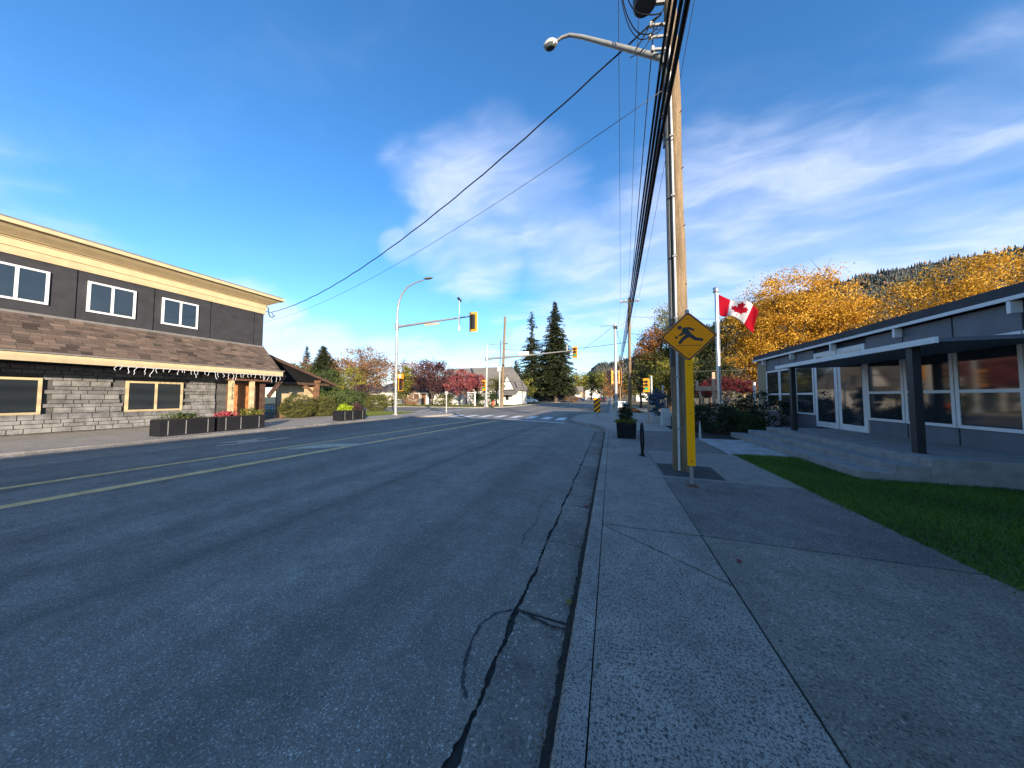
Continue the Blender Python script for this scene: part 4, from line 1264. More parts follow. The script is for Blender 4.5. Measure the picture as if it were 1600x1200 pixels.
loop([(-1.0, -0.3, 11.2), (-0.98, -0.35, 10.2), (-0.75, -0.35, 9.45), (-0.45, -0.3, 9.30), (-0.25, -0.2, 9.55), (-0.16, -0.1, 9.62)], 0.012)
loop([(-0.94, -0.3, 11.0), (-0.90, -0.35, 10.3), (-0.72, -0.35, 9.85), (-0.42, -0.3, 9.72), (-0.2, -0.2, 9.82), (-0.12, -0.16, 10.1)], 0.013)
loop([(-1.04, -0.3, 11.3), (-1.03, -0.35, 10.4), (-0.88, -0.35, 9.6), (-0.65, -0.33, 9.22), (-0.38, -0.3, 9.25), (-0.20, -0.2, 9.45), (-0.2, -0.15, 9.65)], 0.010)
loop([(-0.72, -0.1, 9.30), (-0.55, -0.12, 9.52), (-0.42, -0.15, 9.72), (-0.30, -0.2, 9.74)], 0.014)
loop([(-0.40, -0.2, 9.72), (-0.38, -0.22, 9.50), (-0.26, -0.2, 9.45), (-0.2, -0.18, 9.6)], 0.007)
loop([(-0.34, -0.2, 9.65), (-0.42, -0.22, 9.35), (-0.6, -0.2, 9.1), (-0.85, -0.1, 9.15)], 0.008)

# bundle of communication cables along the road
CG = 'thick black cables along the roadside poles'
for k, (z, x, r, lab) in enumerate(((7.20, 1.115, 0.041, 'lowest thick black cable of the bundle on the wooden poles'), (7.68, 1.12, 0.034, 'second thick black cable from the bottom of the bundle'),
                                    (8.22, 1.125, 0.036, 'third thick black cable from the bottom of the bundle'), (8.80, 1.13, 0.030, 'topmost thick black cable of the bundle'))):
    pts = []
    for Ya, Yb, za, zb, xa, xb in ((-26, 6.8, z, z, 1.0, x), (6.8, 36.5, z, z + 0.55, x, 1.62), (36.5, 70, z + 0.55, z + 0.4, 1.62, 1.7), (70, 110, z + 0.4, z + 0.4, 1.7, 1.8)):
        for i in range(20):
            s = i / 20
            pts.append((xa + (xb - xa) * s, Ya + (Yb - Ya) * s, za + (zb - za) * s - 4 * 0.30 * s * (1 - s)))
    tag(MB().tube(pts, r, 6).build('overhead_cable', 'cable_black', None, 'all'), lab, 'cable', CG)
loop([(-0.22, -2.3, 7.35), (-0.10, -2.2, 7.5), (-0.12, -2.05, 7.68), (-0.26, -1.98, 7.74)], 0.010, 'lashing')
loop([(-0.3, -2.5, 7.30), (-0.16, -2.45, 7.42), (-0.15, -2.38, 7.6), (-0.28, -2.34, 7.72)], 0.009, 'lashing')

# thin primary and secondary wires
for x0, x1, z0, z1, lab in ((0.31, 1.22, 13.3, 13.25, 'thin wire on the outer roadside end of the crossarms'), (0.86, 2.1, 13.3, 13.6, 'thin wire on the middle of the crossarms'),
                            (2.41, 3.25, 13.3, 13.25, 'thin wire on the inner end of the crossarms')):
    pts = []
    for Ya, Yb, za, zb, xa, xb in ((-26, 6.62, z0, z0, x0, x0), (6.62, 36.4, z0, z1, x0, x1), (36.4, 70, z1, z1, x1, x1), (70, 110, z1, z1, x1, x1)):
        for i in range(16):
            s = i / 16
            pts.append((xa + (xb - xa) * s, Ya + (Yb - Ya) * s, za + (zb - za) * s - 4 * 0.35 * s * (1 - s)))
    tag(MB().tube(pts, 0.010, 4).build('power_line', 'cable_grey', None, 'all'), lab, 'cable', 'thin power lines along the road')
wire('secondary_line', 'thin wire from the near pole bracket towards the second pole', (1.0, 6.65, 9.65), (1.95, 36.4, 10.6), 0.3, 0.009, 'cable_grey', group='thin lines between the two wooden poles')
wire('secondary_line', 'lower of two thin wires between the wooden poles', (0.98, 6.65, 9.38), (1.95, 36.4, 10.2), 0.35, 0.009, 'cable_grey', group='thin lines between the two wooden poles')
wire('service_drop', 'twisted dark service cable from the pole to the restaurant corner', (-21.36, 12.75, 7.15), (1.16, 6.66, 9.85), 1.15, 0.019, 'cable_black', 60, 5, wobble=0.012)
wire('telephone_drop', 'thin cable below the service cable to the restaurant corner', (-21.42, 12.42, 6.42), (1.12, 6.66, 8.1), 0.8, 0.007, 'cable_grey', 40)
dm = thing('service_mast', 'small dark service bracket and loop at the restaurant corner', 'bracket', (-21.44, 12.40, 0))
MB().tube([(0.06, 0.02, 7.45), (0.08, 0.14, 7.35), (0.08, 0.16, 7.05), (0.06, 0.24, 6.85), (0.06, 0.38, 6.80), (0.06, 0.5, 6.9), (0.06, 0.52, 7.0)], 0.028, 6).build('conduit', 'dark_metal', dm, 'all')
MB().tube([(0.06, 0.0, 7.1), (0.08, 0.36, 7.12), (0.08, 0.40, 6.95)], 0.022, 6).build('hook', 'dark_metal', dm, 'all')

# ------------------------------------------------------------------ playground warning sign
sg = thing('playground_sign', 'yellow diamond sign with running child and ball on a yellow-sleeved post', 'sign', (1.26, 5.62, 0))
MB().tube([(0.01, 0.03, 0), (0, 0.03, 3.0)], 0.034, 10).build('post', 'galvanised', sg, True)
MB().lathe([(0.10, 0), (0.09, 0.008), (0.045, 0.012), (0.04, 0.03)], 12, (0.01, 0.03, 0.002)).build('base_collar', 'rust', sg, True)
ss = MB().box(-0.06, 0.06, -0.022, -0.006, 0.34, 2.13).build('post_sleeve', 'strip_yellow', sg, False, 0.004)
for z in (0.42, 1.22, 2.04):
    MB().tube([(0, -0.022, z), (0, -0.03, z)], 0.010, 8).build('bolt', 'rust', ss)
h = 0.43
rr = 0.05


def diamond(hh, r=0.04):
    out = []
    for k, (cx, cy) in enumerate(((0, -1), (1, 0), (0, 1), (-1, 0))):
        base = -135 + 90 * k + 0
        c = (cx * (hh - r * 1.41), cy * (hh - r * 1.41))
        for j in range(5):
            a = R(-90 - 45 + 90 * k + j * 22.5)
            out.append((c[0] + r * math.cos(a), c[1] + r * math.sin(a)))
    return out


toxz = lambda a, b, c: (a, c, b + 2.53)
pl = MB().prism(diamond(h), -0.028, -0.024, toxz).build('sign_plate', 'sign_yellow', sg)


def ring(o, i, y0, y1):
    n = len(o)
    mb = MB()
    v = [toxz(x, z, y1) for x, z in o] + [toxz(x, z, y1) for x, z in i] + [toxz(x, z, y0) for x, z in o] + [toxz(x, z, y0) for x, z in i]
    f = []
    for k in range(n):
        k2 = (k + 1) % n
        f += [(k, k2, n + k2, n + k), (2 * n + k, 3 * n + k, 3 * n + k2, 2 * n + k2), (k, 2 * n + k, 2 * n + k2, k2), (n + k, n + k2, 3 * n + k2, 3 * n + k)]
    return mb.add(v, f)


ring(diamond(0.418, 0.038), diamond(0.390, 0.032), -0.0305, -0.0282).build('border', 'sign_black', pl)


def stroke(mb, pts, ws):
    """thick flat limb on the sign face, rounded joints"""
    for (a, wa), (b, wb) in zip(zip(pts[:-1], ws[:-1]), zip(pts[1:], ws[1:])):
        a2, b2 = Vector(a), Vector(b)
        d = (b2 - a2).normalized()
        n = Vector((-d.y, d.x))
        mb.prism([tuple(a2 - n * wa / 2), tuple(b2 - n * wb / 2), tuple(b2 + n * wb / 2), tuple(a2 + n * wa / 2)], -0.0305 - 0.0002 * len(mb.f) / 60, -0.0282, toxz)
    return mb


def K(x, y):
    return ((x - 764) * 0.00130, (852 - y + (x - 764) * -0.083) * 0.00130)


def disc(mb, c, r, n=16, dz=0.0):
    return mb.prism([(c[0] + r * math.cos(2 * math.pi * k / n), c[1] + r * math.sin(2 * math.pi * k / n)) for k in range(n)], -0.0306 - dz, -0.0282, toxz)


fig = MB()
disc(fig, K(665, 737), 0.034)
stroke(fig, [K(700, 752), K(772, 742), K(832, 768)], [0.042, 0.040, 0.034])
stroke(fig, [K(712, 758), K(740, 790), K(782, 838)], [0.058, 0.092, 0.068])
stroke(fig, [K(712, 770), K(697, 818), K(656, 845)], [0.046, 0.040, 0.032])
stroke(fig, [K(775, 828), K(706, 880), K(655, 950)], [0.066, 0.054, 0.046])
stroke(fig, [K(778, 832), K(845, 882), K(928, 892)], [0.066, 0.052, 0.046])
for p, r_ in ((K(772, 742), 0.017), (K(697, 818), 0.017), (K(706, 880), 0.023), (K(845, 882), 0.022), (K(776, 832), 0.031), (K(715, 762), 0.027)):
    disc(fig, p, r_, 12, 0.0003)
fig.build('running_child', 'sign_black', pl)
disc(MB(), K(625, 868), 0.022).build('ball', 'sign_black', pl)
stroke(MB(), [K(618, 978), K(900, 964)], [0.008, 0.008]).build('ground_stroke', 'sign_black', pl)
for z in (0.30, -0.30):
    MB().tube([toxz(0, z, -0.0282), toxz(0, z, -0.034)], 0.009, 8).build('bolt', 'rust', pl)

# ------------------------------------------------------------------ flagpole and flag
fp = thing('flagpole', 'tall aluminium flagpole with cylindrical cap by the hedges', 'flagpole', (4.62, 15.40, 0))
MB().tube([(0, 0, 0), (0, 0, 3), (0, 0, 6.4)], [0.075, 0.068, 0.055], 16).build('pole', 'aluminium', fp, True)
MB().lathe([(0.10, 6.30), (0.115, 6.32), (0.115, 6.50), (0.10, 6.52), (0.02, 6.525)], 16).build('cap', 'aluminium', fp, True)
MB().tube([(0.075, -0.02, 1.2), (0.085, -0.03, 4.0), (0.08, -0.02, 6.3)], 0.006, 5).build('halyard', 'sign_white', fp)
MB().beam((0.06, -0.04, 1.25), (0.12, -0.07, 1.25), 0.02, 0.12).build('cleat', 'aluminium', fp)


def cloth(u, v):
    """u 0..1 hoist to fly, v 0..1 bottom to top"""
    x = 1.36 * u ** 0.95 + 0.10 * u * v + 0.30 * (v - 0.5) * math.sin(math.pi * u)
    drop = 0.66 * u + 0.16 * u * u + 0.07 * math.sin(u * 7 + 1) - 0.0589
    ht = 0.93 - 0.12 * math.sin(u * math.pi) - 0.06 * u
    zz = 6.18 - 0.93 + v * ht - drop + 0.07 * u * (1 - v) * math.sin(4 * u)
    yy = 0.20 * math.sin(u * 6.6 + 1.9 * (1 - v)) * min(1, u * 3) + 0.07 * math.sin(14 * u + 3.5 * v) * u
    return (0.10 + x, yy - 0.02, zz)


fl = thing('flag', 'red and white national flag with red maple leaf, drooping in the breeze', 'flag', (4.62, 15.40, 0))


def cloth_part(name, u0, u1, mat):
    mb = MB()
    nu, nv = max(4, int((u1 - u0) * 40)), 16
    mb.v = [cloth(u0 + (u1 - u0) * i / nu, j / nv) for i in range(nu + 1) for j in range(nv + 1)]
    mb.f = [(i * (nv + 1) + j, (i + 1) * (nv + 1) + j, (i + 1) * (nv + 1) + j + 1, i * (nv + 1) + j + 1) for i in range(nu) for j in range(nv)]
    o = mb.build(name, mat, fl, 'all')
    so = o.modifiers.new('thickness', 'SOLIDIFY')
    so.thickness = 0.006
    so.offset = 0
    return o


cloth_part('red_band', 0, 0.25, 'flag_red')
cloth_part('white_field', 0.25, 0.75, 'flag_white')
cloth_part('red_band', 0.75, 1.0, 'flag_red')
half = [(-90, 2030), (-45, 1167), (-156, 1069), (-1015, 1220), (-899, 900), (-919, 827), (-1860, 65), (-1648, -34), (-1614, -113), (-1800, -685), (-1258, -570), (-1185, -608),
        (-1080, -855), (-657, -401), (-546, -458), (-750, -1510), (-423, -1321), (-332, -1348)]
leafp = half + [(0, -2000)] + [(-x, y) for x, y in reversed(half)]
bm = bmesh.new()
vs = [bm.verts.new((0.5 + x / 4800 * 0.50, 0.5 - y / 4800, 0)) for x, y in leafp]
bm.faces.new(vs)
bmesh.ops.triangulate(bm, faces=bm.faces[:])
for _ in range(3):
    bmesh.ops.subdivide_edges(bm, edges=[e for e in bm.edges if e.calc_length() > 0.06], cuts=1, use_grid_fill=False)
    bmesh.ops.triangulate(bm, faces=bm.faces[:])
for sgn in (-1, 1):
    bm2 = bm.copy()
    for v in bm2.verts:
        x, y, z = cloth(v.co.x, v.co.y)
        v.co = (x, y + 0.008 * sgn, z)
    me = bpy.data.meshes.new('maple_leaf')
    bm2.to_mesh(me)
    bm2.free()
    me.materials.append(MATS['flag_red'])
    me.shade_smooth()
    o = bpy.data.objects.new('maple_leaf', me)
    COL.objects.link(o)
    o.parent = fl
bm.free()

# ------------------------------------------------------------------ traffic signals
def signal_head(parent, loc, rz, lit=True, s=1.0, board=True, shell='signal_yellow'):
    """Head facing local -y; returns the housing part with its lenses and visors as sub-parts."""
    hd = MB()
    for k in range(3):
        hd.box(-0.17, 0.17, -0.02, 0.18, 0.38 * k - 0.56, 0.38 * k - 0.19)
    o = hd.build('signal_head', shell, parent, False, 0.015)
    o.location = loc
    o.rotation_euler = (0, 0, rz)
    o.scale = (s, s, s)
    if board:
        pb = MB().box(-0.33, 0.33, -0.012, 0.012, -0.78, 0.78)
        b_ = pb.build('backboard', 'signal_yellow', o, False, 0.01)
        MB().box(-0.24, 0.24, -0.020, -0.0125, -0.68, 0.68).build('face_panel', 'signal_yellow' if shell == 'signal_yellow' else 'sign_black', o)
    for k, mt in enumerate(('lens_green' if lit else 'lamp_glass', 'lens_amber', 'lens_red')):
        zc = 0.38 * k - 0.375
        f = lambda a, b, c, zc=zc: (a, c, b + zc)
        MB().prism([(0.165 * math.cos(q * R(22.5)), 0.165 * math.sin(q * R(22.5))) for q in range(16)], -0.035, -0.0206, f).build('lens_ring', 'sign_black', o)
        MB().prism([(0.135 * math.cos(q * R(22.5)), 0.135 * math.sin(q * R(22.5))) for q in range(16)], -0.050, -0.0355, f).build('lens', mt, o)
        vz = MB()
        n = 14
        for q in range(n):
            a0, a1 = R(-30 + 240 * q / n), R(-30 + 240 * (q + 1) / n)
            ring_ = [(0.165, a0), (0.165, a1)]
            p = [(0.165 * math.cos(a), -0.03, 0.165 * math.sin(a) + zc) for a in (a0, a1)]
            p2 = [(0.158 * math.cos(a), -0.25, 0.158 * math.sin(a) + zc) for a in (a0, a1)]
            p3 = [(0.152 * math.cos(a), -0.03, 0.152 * math.sin(a) + zc) for a in (a0, a1)]
            p4 = [(0.145 * math.cos(a), -0.25, 0.145 * math.sin(a) + zc) for a in (a0, a1)]
            vz.add([*p, *p2, *p3, *p4], [(0, 1, 3, 2), (4, 6, 7, 5), (2, 3, 7, 6)])
        vz.build('visor', 'sign_black', o)
    return o


# near-left signal and street light
s1 = thing('traffic_signal', 'grey signal pole with curved street light and mast arm across the near crosswalk', 'traffic signal', (-17.1, 19.7, 0))
MB().lathe([(0.28, 0), (0.28, 0.05), (0.14, 0.09)], 12).build('base_plate', 'galvanised', s1)
MB().tube([(0, 0, 0.04), (0, 0, 4), (0, 0, 7.9)], [0.135, 0.115, 0.10], 14).build('pole', 'galvanised', s1, True)
lp = [(0, 0, 7.85), (0.02, 0, 8.8), (0.14, 0, 9.5), (0.45, 0, 10.2), (1.0, 0, 10.72), (1.75, 0, 11.0), (2.6, 0, 11.12)]
MB().tube(lp, [0.085, 0.08, 0.075, 0.07, 0.062, 0.055, 0.05], 10).build('lamp_arm', 'galvanised', s1, True)
lh = MB().lathe([(0.02, -0.06), (0.20, -0.05), (0.25, 0.0), (0.16, 0.09), (0.03, 0.12)], 12).build('lamp_head', 'galvanised', s1, True)
lh.location = (3.05, 0, 11.20)
lh.scale = (1.9, 0.7, 0.8)
MB().lathe([(0.02, -0.11), (0.15, -0.09), (0.19, -0.055)], 12).build('lens', 'lamp_glass', lh, True)
MB().tube([(0.1, 0, 7.42), (3.6, 0, 7.58), (7.0, 0, 7.70)], [0.105, 0.08, 0.05], 12).build('mast_arm', 'galvanised', s1, True)
MB().tube([(0, -0.0, 7.2), (0, 0, 7.7)], 0.16, 14).build('arm_clamp', 'galvanised', s1, True)
MB().box(2.75, 4.1, 0.02, 0.06, 7.30, 7.47).build('street_name_plate', 'siding_tan', s1)
MB().tube([(6.0, -0.06, 6.65), (6.0, -0.06, 7.85)], 0.065, 8).build('detector_sleeve', 'sign_white', s1, True)
MB().tube([(6.0, -0.06, 7.85), (6.0, -0.06, 9.0)], 0.022, 6).build('detector_rod', 'sign_white', s1)
MB().beam((5.92, -0.18, 9.22), (6.04, 0.12, 8.98), 0.12, 0.15).build('detector_camera', 'dark_metal', s1)
sh1 = signal_head(s1, (7.12, 0.12, 7.28), R(186), False, 0.98, shell='dark_metal')
MB().box(-0.10, 0.10, 0.19, 0.24, -0.5, 0.5).build('door_ribs', 'sign_black', sh1)
for k in range(3):
    MB().box(-0.13, 0.13, 0.184, 0.215, 0.38 * k - 0.52, 0.38 * k - 0.23).build('rear_door', 'dark_metal', sh1)
ph = MB().box(-0.22, 0.22, -0.16, 0.16, 0, 0.42).build('pedestrian_head', 'signal_yellow', s1, False, 0.02)
ph.location = (0.42, 0.05, 3.0)
MB().box(-0.05, 0.17, -0.19, -0.161, 0.08, 0.34).build('lens', 'sign_white', ph)
s1b = signal_head(s1, (0.38, 0.12, 2.55), R(75), False, 0.72, shell='dark_metal')
MB().box(-0.30, 0.3, 0.185, 0.24, -0.58, 0.58).build('rear_door', 'dark_metal', s1b)
MB().box(0.1, 0.32, -0.03, 0.03, 2.4, 2.46).build('bracket', 'galvanised', s1)

# far-left signal pole with a long mast arm
s2 = thing('traffic_signal', 'far corner signal pole with long mast arm, white street sign and green lights', 'traffic signal', (-17.45, 38.95, 0))
MB().lathe([(0.42, 0), (0.40, 0.10), (0.19, 0.45), (0.17, 0.5)], 12).build('base_plate', 'pole_paint', s2, True)
MB().tube([(0, 0, 0.3), (0.05, 0, 4), (0.18, 0, 9.2)], [0.17, 0.14, 0.10], 12).build('pole', 'pole_paint', s2, True)
MB().tube([(0.2, 0, 7.12), (6, 0, 7.32), (12.6, 0, 7.72)], [0.16, 0.12, 0.07], 12).build('mast_arm', 'galvanised', s2, True)
MB().lathe([(0.28, -0.25), (0.28, 0.25)], 12, (0.12, 0, 7.12)).build('arm_clamp', 'galvanised', s2, True)
MB().tube([(0.15, 0, 9.15), (1.5, 0, 9.25), (3.0, 0, 9.2)], 0.055, 8).build('lamp_arm', 'galvanised', s2, True)
MB().tube([(0.15, 0, 8.5), (0.8, 0, 8.85), (2.0, 0, 8.95)], 0.035, 6).build('lamp_brace', 'galvanised', s2, True)
MB().lathe([(0.06, -0.06), (0.28, -0.03), (0.2, 0.08), (0.03, 0.1)], 10, (3.2, 0, 9.2)).build('lamp_head', 'galvanised', s2, True)
MB().box(5.1, 6.6, -0.20, -0.16, 7.38, 7.86).build('street_name_plate', 'sign_white', s2)
MB().box(3.0, 3.25, -0.2, 0.1, 7.02, 7.42).build('detector_camera', 'galvanised', s2)
MB().tube([(11.9, 0, 7.7), (11.9, 0, 8.55)], 0.04, 6).build('detector_rod', 'sign_white', s2)
MB().box(11.8, 12.0, -0.1, 0.1, 8.55, 8.72).build('detector_camera', 'dark_metal', s2)
signal_head(s2, (12.95, -0.1, 7.45), R(-8), True, 1.0)
signal_head(s2, (-0.28, -0.15, 3.2), R(-8), True, 1.0)

# near-right pole with signal heads seen from behind
s3 = thing('traffic_signal', 'white pole on the near kerb bulge carrying yellow-backed signal heads seen edge-on', 'traffic signal', (0.28, 19.0, 0))
MB().tube([(0, 0, 0), (0, 0, 3), (0, 0, 6.05)], [0.09, 0.08, 0.065], 12).build('pole', 'pole_paint', s3, True)
MB().lathe([(0.2, 0), (0.2, 0.04), (0.11, 0.07)], 12).build('base_plate', 'galvanised', s3)
MB().tube([(0, 0, 5.95), (-0.5, 0, 6.0), (-0.9, 0, 5.98)], 0.02, 6).build('arm', 'galvanised', s3)
MB().box(-0.10, 0.14, -0.10, 0.10, 5.75, 5.92).build('band', 'dark_metal', s3)
a_ = signal_head(s3, (0.26, 0.12, 2.72), R(105), False, 0.74)
b_ = signal_head(s3, (-0.30, 0.08, 2.72), R(-80), False, 0.74)
MB().box(-0.35, 0.35, -0.025, 0.025, 2.36, 2.42).build('bracket', 'galvanised', s3)
MB().box(-0.35, 0.35, -0.025, 0.025, 3.05, 3.11).build('bracket', 'galvanised', s3)
MB().box(-0.12, 0.12, -0.16, -0.10, 0.95, 1.2).build('push_button', 'galvanised', s3)

# far-right signal with the green light facing the viewer
s4 = thing('traffic_signal', 'short white signal post with a green light in front of the leafy trees', 'traffic signal', (3.45, 28.8, 0))
MB().tube([(0, 0, 0), (0, 0, 3.4)], [0.11, 0.09], 12).build('pole', 'pole_paint', s4, True)
MB().lathe([(0.22, 0), (0.2, 0.1), (0.11, 0.25)], 12).build('base_plate', 'pole_paint', s4, True)
signal_head(s4, (-0.42, -0.12, 2.55), R(-6), True, 0.80)
MB().box(-0.3, 0, -0.03, 0.03, 2.3, 2.36).build('bracket', 'galvanised', s4)
MB().box(0.05, 0.25, -0.1, 0.1, 1.8, 2.1).build('push_button', 'leaf_teal' if False else 'dark_metal', s4)

# ------------------------------------------------------------------ striped hazard marker
hz = thing('hazard_marker', 'yellow and black striped hazard board on the kerb bulge', 'sign', (-1.0, 22.1, 0))
MB().tube([(0, 0.03, 0), (0, 0.03, 1.3)], 0.03, 8).build('post', 'galvanised', hz, True)
hp = MB().box(-0.235, 0.235, -0.012, 0.0, 0.36, 1.43).build('board', 'board_yellow', hz, False, 0.003)


def clip_stripe(c0, c1, x0, x1, z0, z1):
    """polygon of x0..x1, z0..z1 with c0 <= z - x < c1"""
    poly = [(x0, z0), (x1, z0), (x1, z1), (x0, z1)]
    for sgn, c in ((1, c0), (-1, c1)):
        out = []
        for i, p in enumerate(poly):
            q = poly[(i + 1) % len(poly)]
            dp, dq = sgn * (p[1] - p[0] * 0.85 - c), sgn * (q[1] - q[0] * 0.85 - c)
            if dp >= 0:
                out.append(p)
            if dp * dq < 0:
                s = dp / (dp - dq)
                out.append((p[0] + (q[0] - p[0]) * s, p[1] + (q[1] - p[1]) * s))
        poly = out
        if not poly:
            break
    return poly


for k in range(5):
    c0 = 0.14 + k * 0.345
    pol = clip_stripe(c0, c0 + 0.17, -0.235, 0.235, 0.36, 1.43)
    if len(pol) > 2:
        MB().prism(pol, -0.0155, -0.0125, lambda a, b, c: (a, c, b)).build('stripe', 'sign_black', hp)

# white notice board on two legs, near the white signal pole
wb = thing('notice_board', 'small white notice board on two legs on the grass verge', 'sign', (1.05, 31.0, 0))
MB().box(-0.36, 0.36, -0.02, 0.02, 0.45, 1.05).build('board', 'sign_white', wb)
for x in (-0.40, 0.40):
    MB().box(x - 0.035, x + 0.035, -0.03, 0.03, 0, 1.08).build('leg', 'sign_white', wb)
for z, w in ((0.92, 0.22), (0.80, 0.26)):
    MB().box(-w, w * 0.6, -0.024, -0.0205, z - 0.025, z + 0.025).build('print_band', 'panel_slate', wb)

# ------------------------------------------------------------------ street furniture on the near footway
pb = thing('planter_box', 'square black planter with a clipped evergreen on the near footway', 'planter', (0.50, 11.5, 0))
MB().add([(-0.31, -0.31, 0), (0.31, -0.31, 0), (0.31, 0.31, 0), (-0.31, 0.31, 0), (-0.34, -0.34, 0.55), (0.34, -0.34, 0.55), (0.34, 0.34, 0.55), (-0.34, 0.34, 0.55)],
         [(0, 3, 2, 1), (0, 1, 5, 4), (1, 2, 6, 5), (2, 3, 7, 6), (3, 0, 4, 7), (4, 5, 6, 7)]).build('box', 'planter_black', pb, False, 0.015)
MB().box(-0.31, 0.31, -0.31, 0.31, 0.551, 0.57).build('soil', 'soil', pb)
c, P, ti = crown_points([(0, 0.05, 0.80, 0.24, 0.24, 0.30), (0, 0.05, 1.05, 0.14, 0.14, 0.20)], 120, 3800, 0.035, 4)
leaf_obj('evergreen', P, 0.045, ti, 'leaf_dark', pb)
c, P, ti = crown_points([(-0.05, -0.15, 0.60, 0.34, 0.2, 0.07), (0.1, -0.05, 0.62, 0.26, 0.26, 0.06)], 60, 1600, 0.04, 2)
leaf_obj('trailing_plants', P, 0.055, ti, 'leaf_olive', pb)

rk = thing('bike_rack', 'slim black hoop bike rack bolted to the footway, seen edge-on', 'bike rack', (0.73, 8.1, 0))
hoop = [(0.035 * 0, 0.30 * math.sin(a), 0.46 - 0.36 * math.cos(a)) for a in [2 * math.pi * i / 28 for i in range(29)]]
MB().tube(hoop, 0.024, 8).build('hoop', 'planter_black', rk, True)
MB().box(-0.030, 0.030, -0.07, 0.07, 0.012, 0.13).build('stem', 'planter_black', rk)
bp_ = MB().box(-0.08, 0.08, -0.10, 0.10, 0.001, 0.014).build('base_plate', 'planter_black', rk)
for sx in (-1, 1):
    for sy in (-1, 1):
        MB().lathe([(0.012, 0), (0.012, 0.012)], 6, (0.06 * sx, 0.08 * sy, 0.0141)).build('bolt', 'galvanised', bp_)

bn = thing('litter_bin', 'grey tapered concrete litter bin behind the wooden pole', 'bin', (2.66, 16.9, 0))
MB().add([(-0.23, -0.22, 0), (0.23, -0.22, 0), (0.23, 0.22, 0), (-0.23, 0.22, 0), (-0.18, -0.17, 0.90), (0.18, -0.17, 0.90), (0.18, 0.17, 0.90), (-0.18, 0.17, 0.90)],
         [(0, 3, 2, 1), (0, 1, 5, 4), (1, 2, 6, 5), (2, 3, 7, 6), (3, 0, 4, 7), (4, 5, 6, 7)]).build('body', 'pale_concrete', bn, False, 0.02)
MB().box(-0.16, 0.16, -0.15, 0.15, 0.901, 0.93).build('lid', 'dark_metal', bn, False, 0.01)
rp = thing('round_planter', 'low concrete planter with blue and teal foliage by the litter bin', 'planter', (2.45, 18.9, 0))
MB().lathe([(0.36, 0), (0.42, 0.38), (0.38, 0.40), (0.36, 0.33), (0.02, 0.33)], 18).build('bowl', 'pale_concrete', rp, True)
c, P, ti = crown_points([(0.1, 0, 1.35, 0.5, 0.4, 0.6), (0.05, 0, 0.8, 0.36, 0.3, 0.45)], 40, 1500, 0.09, 2)
leaf_obj('foliage', P, 0.13, ti, 'leaf_teal', rp)
for i, (x, yy, hh, cc) in enumerate(((1.98, 18.2, 1.65, 'rusty pale stake at the edge of the blue planter'), (2.95, 19.6, 2.15, 'taller white stake behind the litter bin'))):
    tk = thing('wooden_stake', cc, 'stake', (x, yy, 0))
    MB().beam((0, 0, 0), (0.03, 0, hh), 0.06, 0.06).build('shaft', 'siding_white' if i else 'timber_light', tk)
    MB().box(-0.06, 0.09, -0.05, 0.05, hh, hh + 0.04).build('cap', 'siding_white', tk)
tf = thing('timber_trestle', 'raw timber trestle with a cross beam and leaning brace in the park', 'frame', (5.95, 22.0, 0))
MB().box(0.28, 0.44, -0.08, 0.08, 0, 3.1).build('post', 'timber_light', tf)
MB().box(-0.62, -0.50, -0.06, 0.06, 2.05, 2.6).build('post', 'timber_light', tf)
MB().box(-0.68, 0.62, -0.14, -0.082, 1.9, 2.2).build('beam', 'timber_light', tf)
MB().beam((-0.45, -0.02, 1.9), (-0.08, -0.02, 0.0), 0.11, 0.11).build('brace', 'timber_light', tf)
cn = thing('white_marker', 'thin white tapered marker post at the edge of the pale concrete pad', 'marker', (3.06, 12.3, 0))
MB().lathe([(0.055, 0), (0.05, 0.02), (0.03, 0.40), (0.008, 0.62)], 10).build('cone', 'pale_concrete', cn, True)

# ------------------------------------------------------------------ planters on the opposite kerb
def kerb_planter(label, loc, L, plants):
    root = thing('planter_box', label, 'planter', loc)
    MB().box(-0.35, 0.35, -L / 2, L / 2, 0, 0.62).build('box', 'planter_black', root, False, 0.015)
    for yy in (-L * 0.36, -L * 0.05, L * 0.36):
        MB().box(0.351, 0.36, yy - 0.012, yy + 0.012, 0.04, 0.58).build('seam', 'galvanised', root)
    MB().box(-0.32, 0.32, -L / 2 + 0.04, L / 2 - 0.04, 0.621, 0.64).build('soil', 'soil', root)
    for nm, blobs, mt, n in plants:
        c, P, ti = crown_points(blobs, 40, n, 0.06, 2)
        P[:, 2] = np.maximum(P[:, 2], 0.64)
        leaf_obj(nm, P, 0.085, ti, mt, root)
    return root


kerb_planter('long black kerb planter with red flowers in front of the wooden door', (-16.35, 8.55, 0), 1.75,
             [('flowers', [(0.05, -0.45, 0.74, 0.25, 0.35, 0.12)], 'leaf_flower', 500), ('foliage', [(0, 0.4, 0.78, 0.25, 0.4, 0.18), (0, 0.75, 0.72, 0.2, 0.2, 0.12)], 'leaf_olive', 700)])
kerb_planter('black-grey kerb planter beside the one with red flowers', (-16.35, 6.75, 0), 1.6, [('foliage', [(0, 0, 0.72, 0.25, 0.6, 0.12)], 'leaf_green', 500)])
kerb_planter('black kerb planter with lime green and purple plants by the street corner', (-16.2, 14.45, 0), 1.9,
             [('lime_plants', [(0.05, -0.45, 0.82, 0.3, 0.45, 0.22)], 'leaf_lime', 1200), ('purple_plants', [(0, 0.5, 0.82, 0.28, 0.42, 0.22)], 'leaf_plum', 900)])

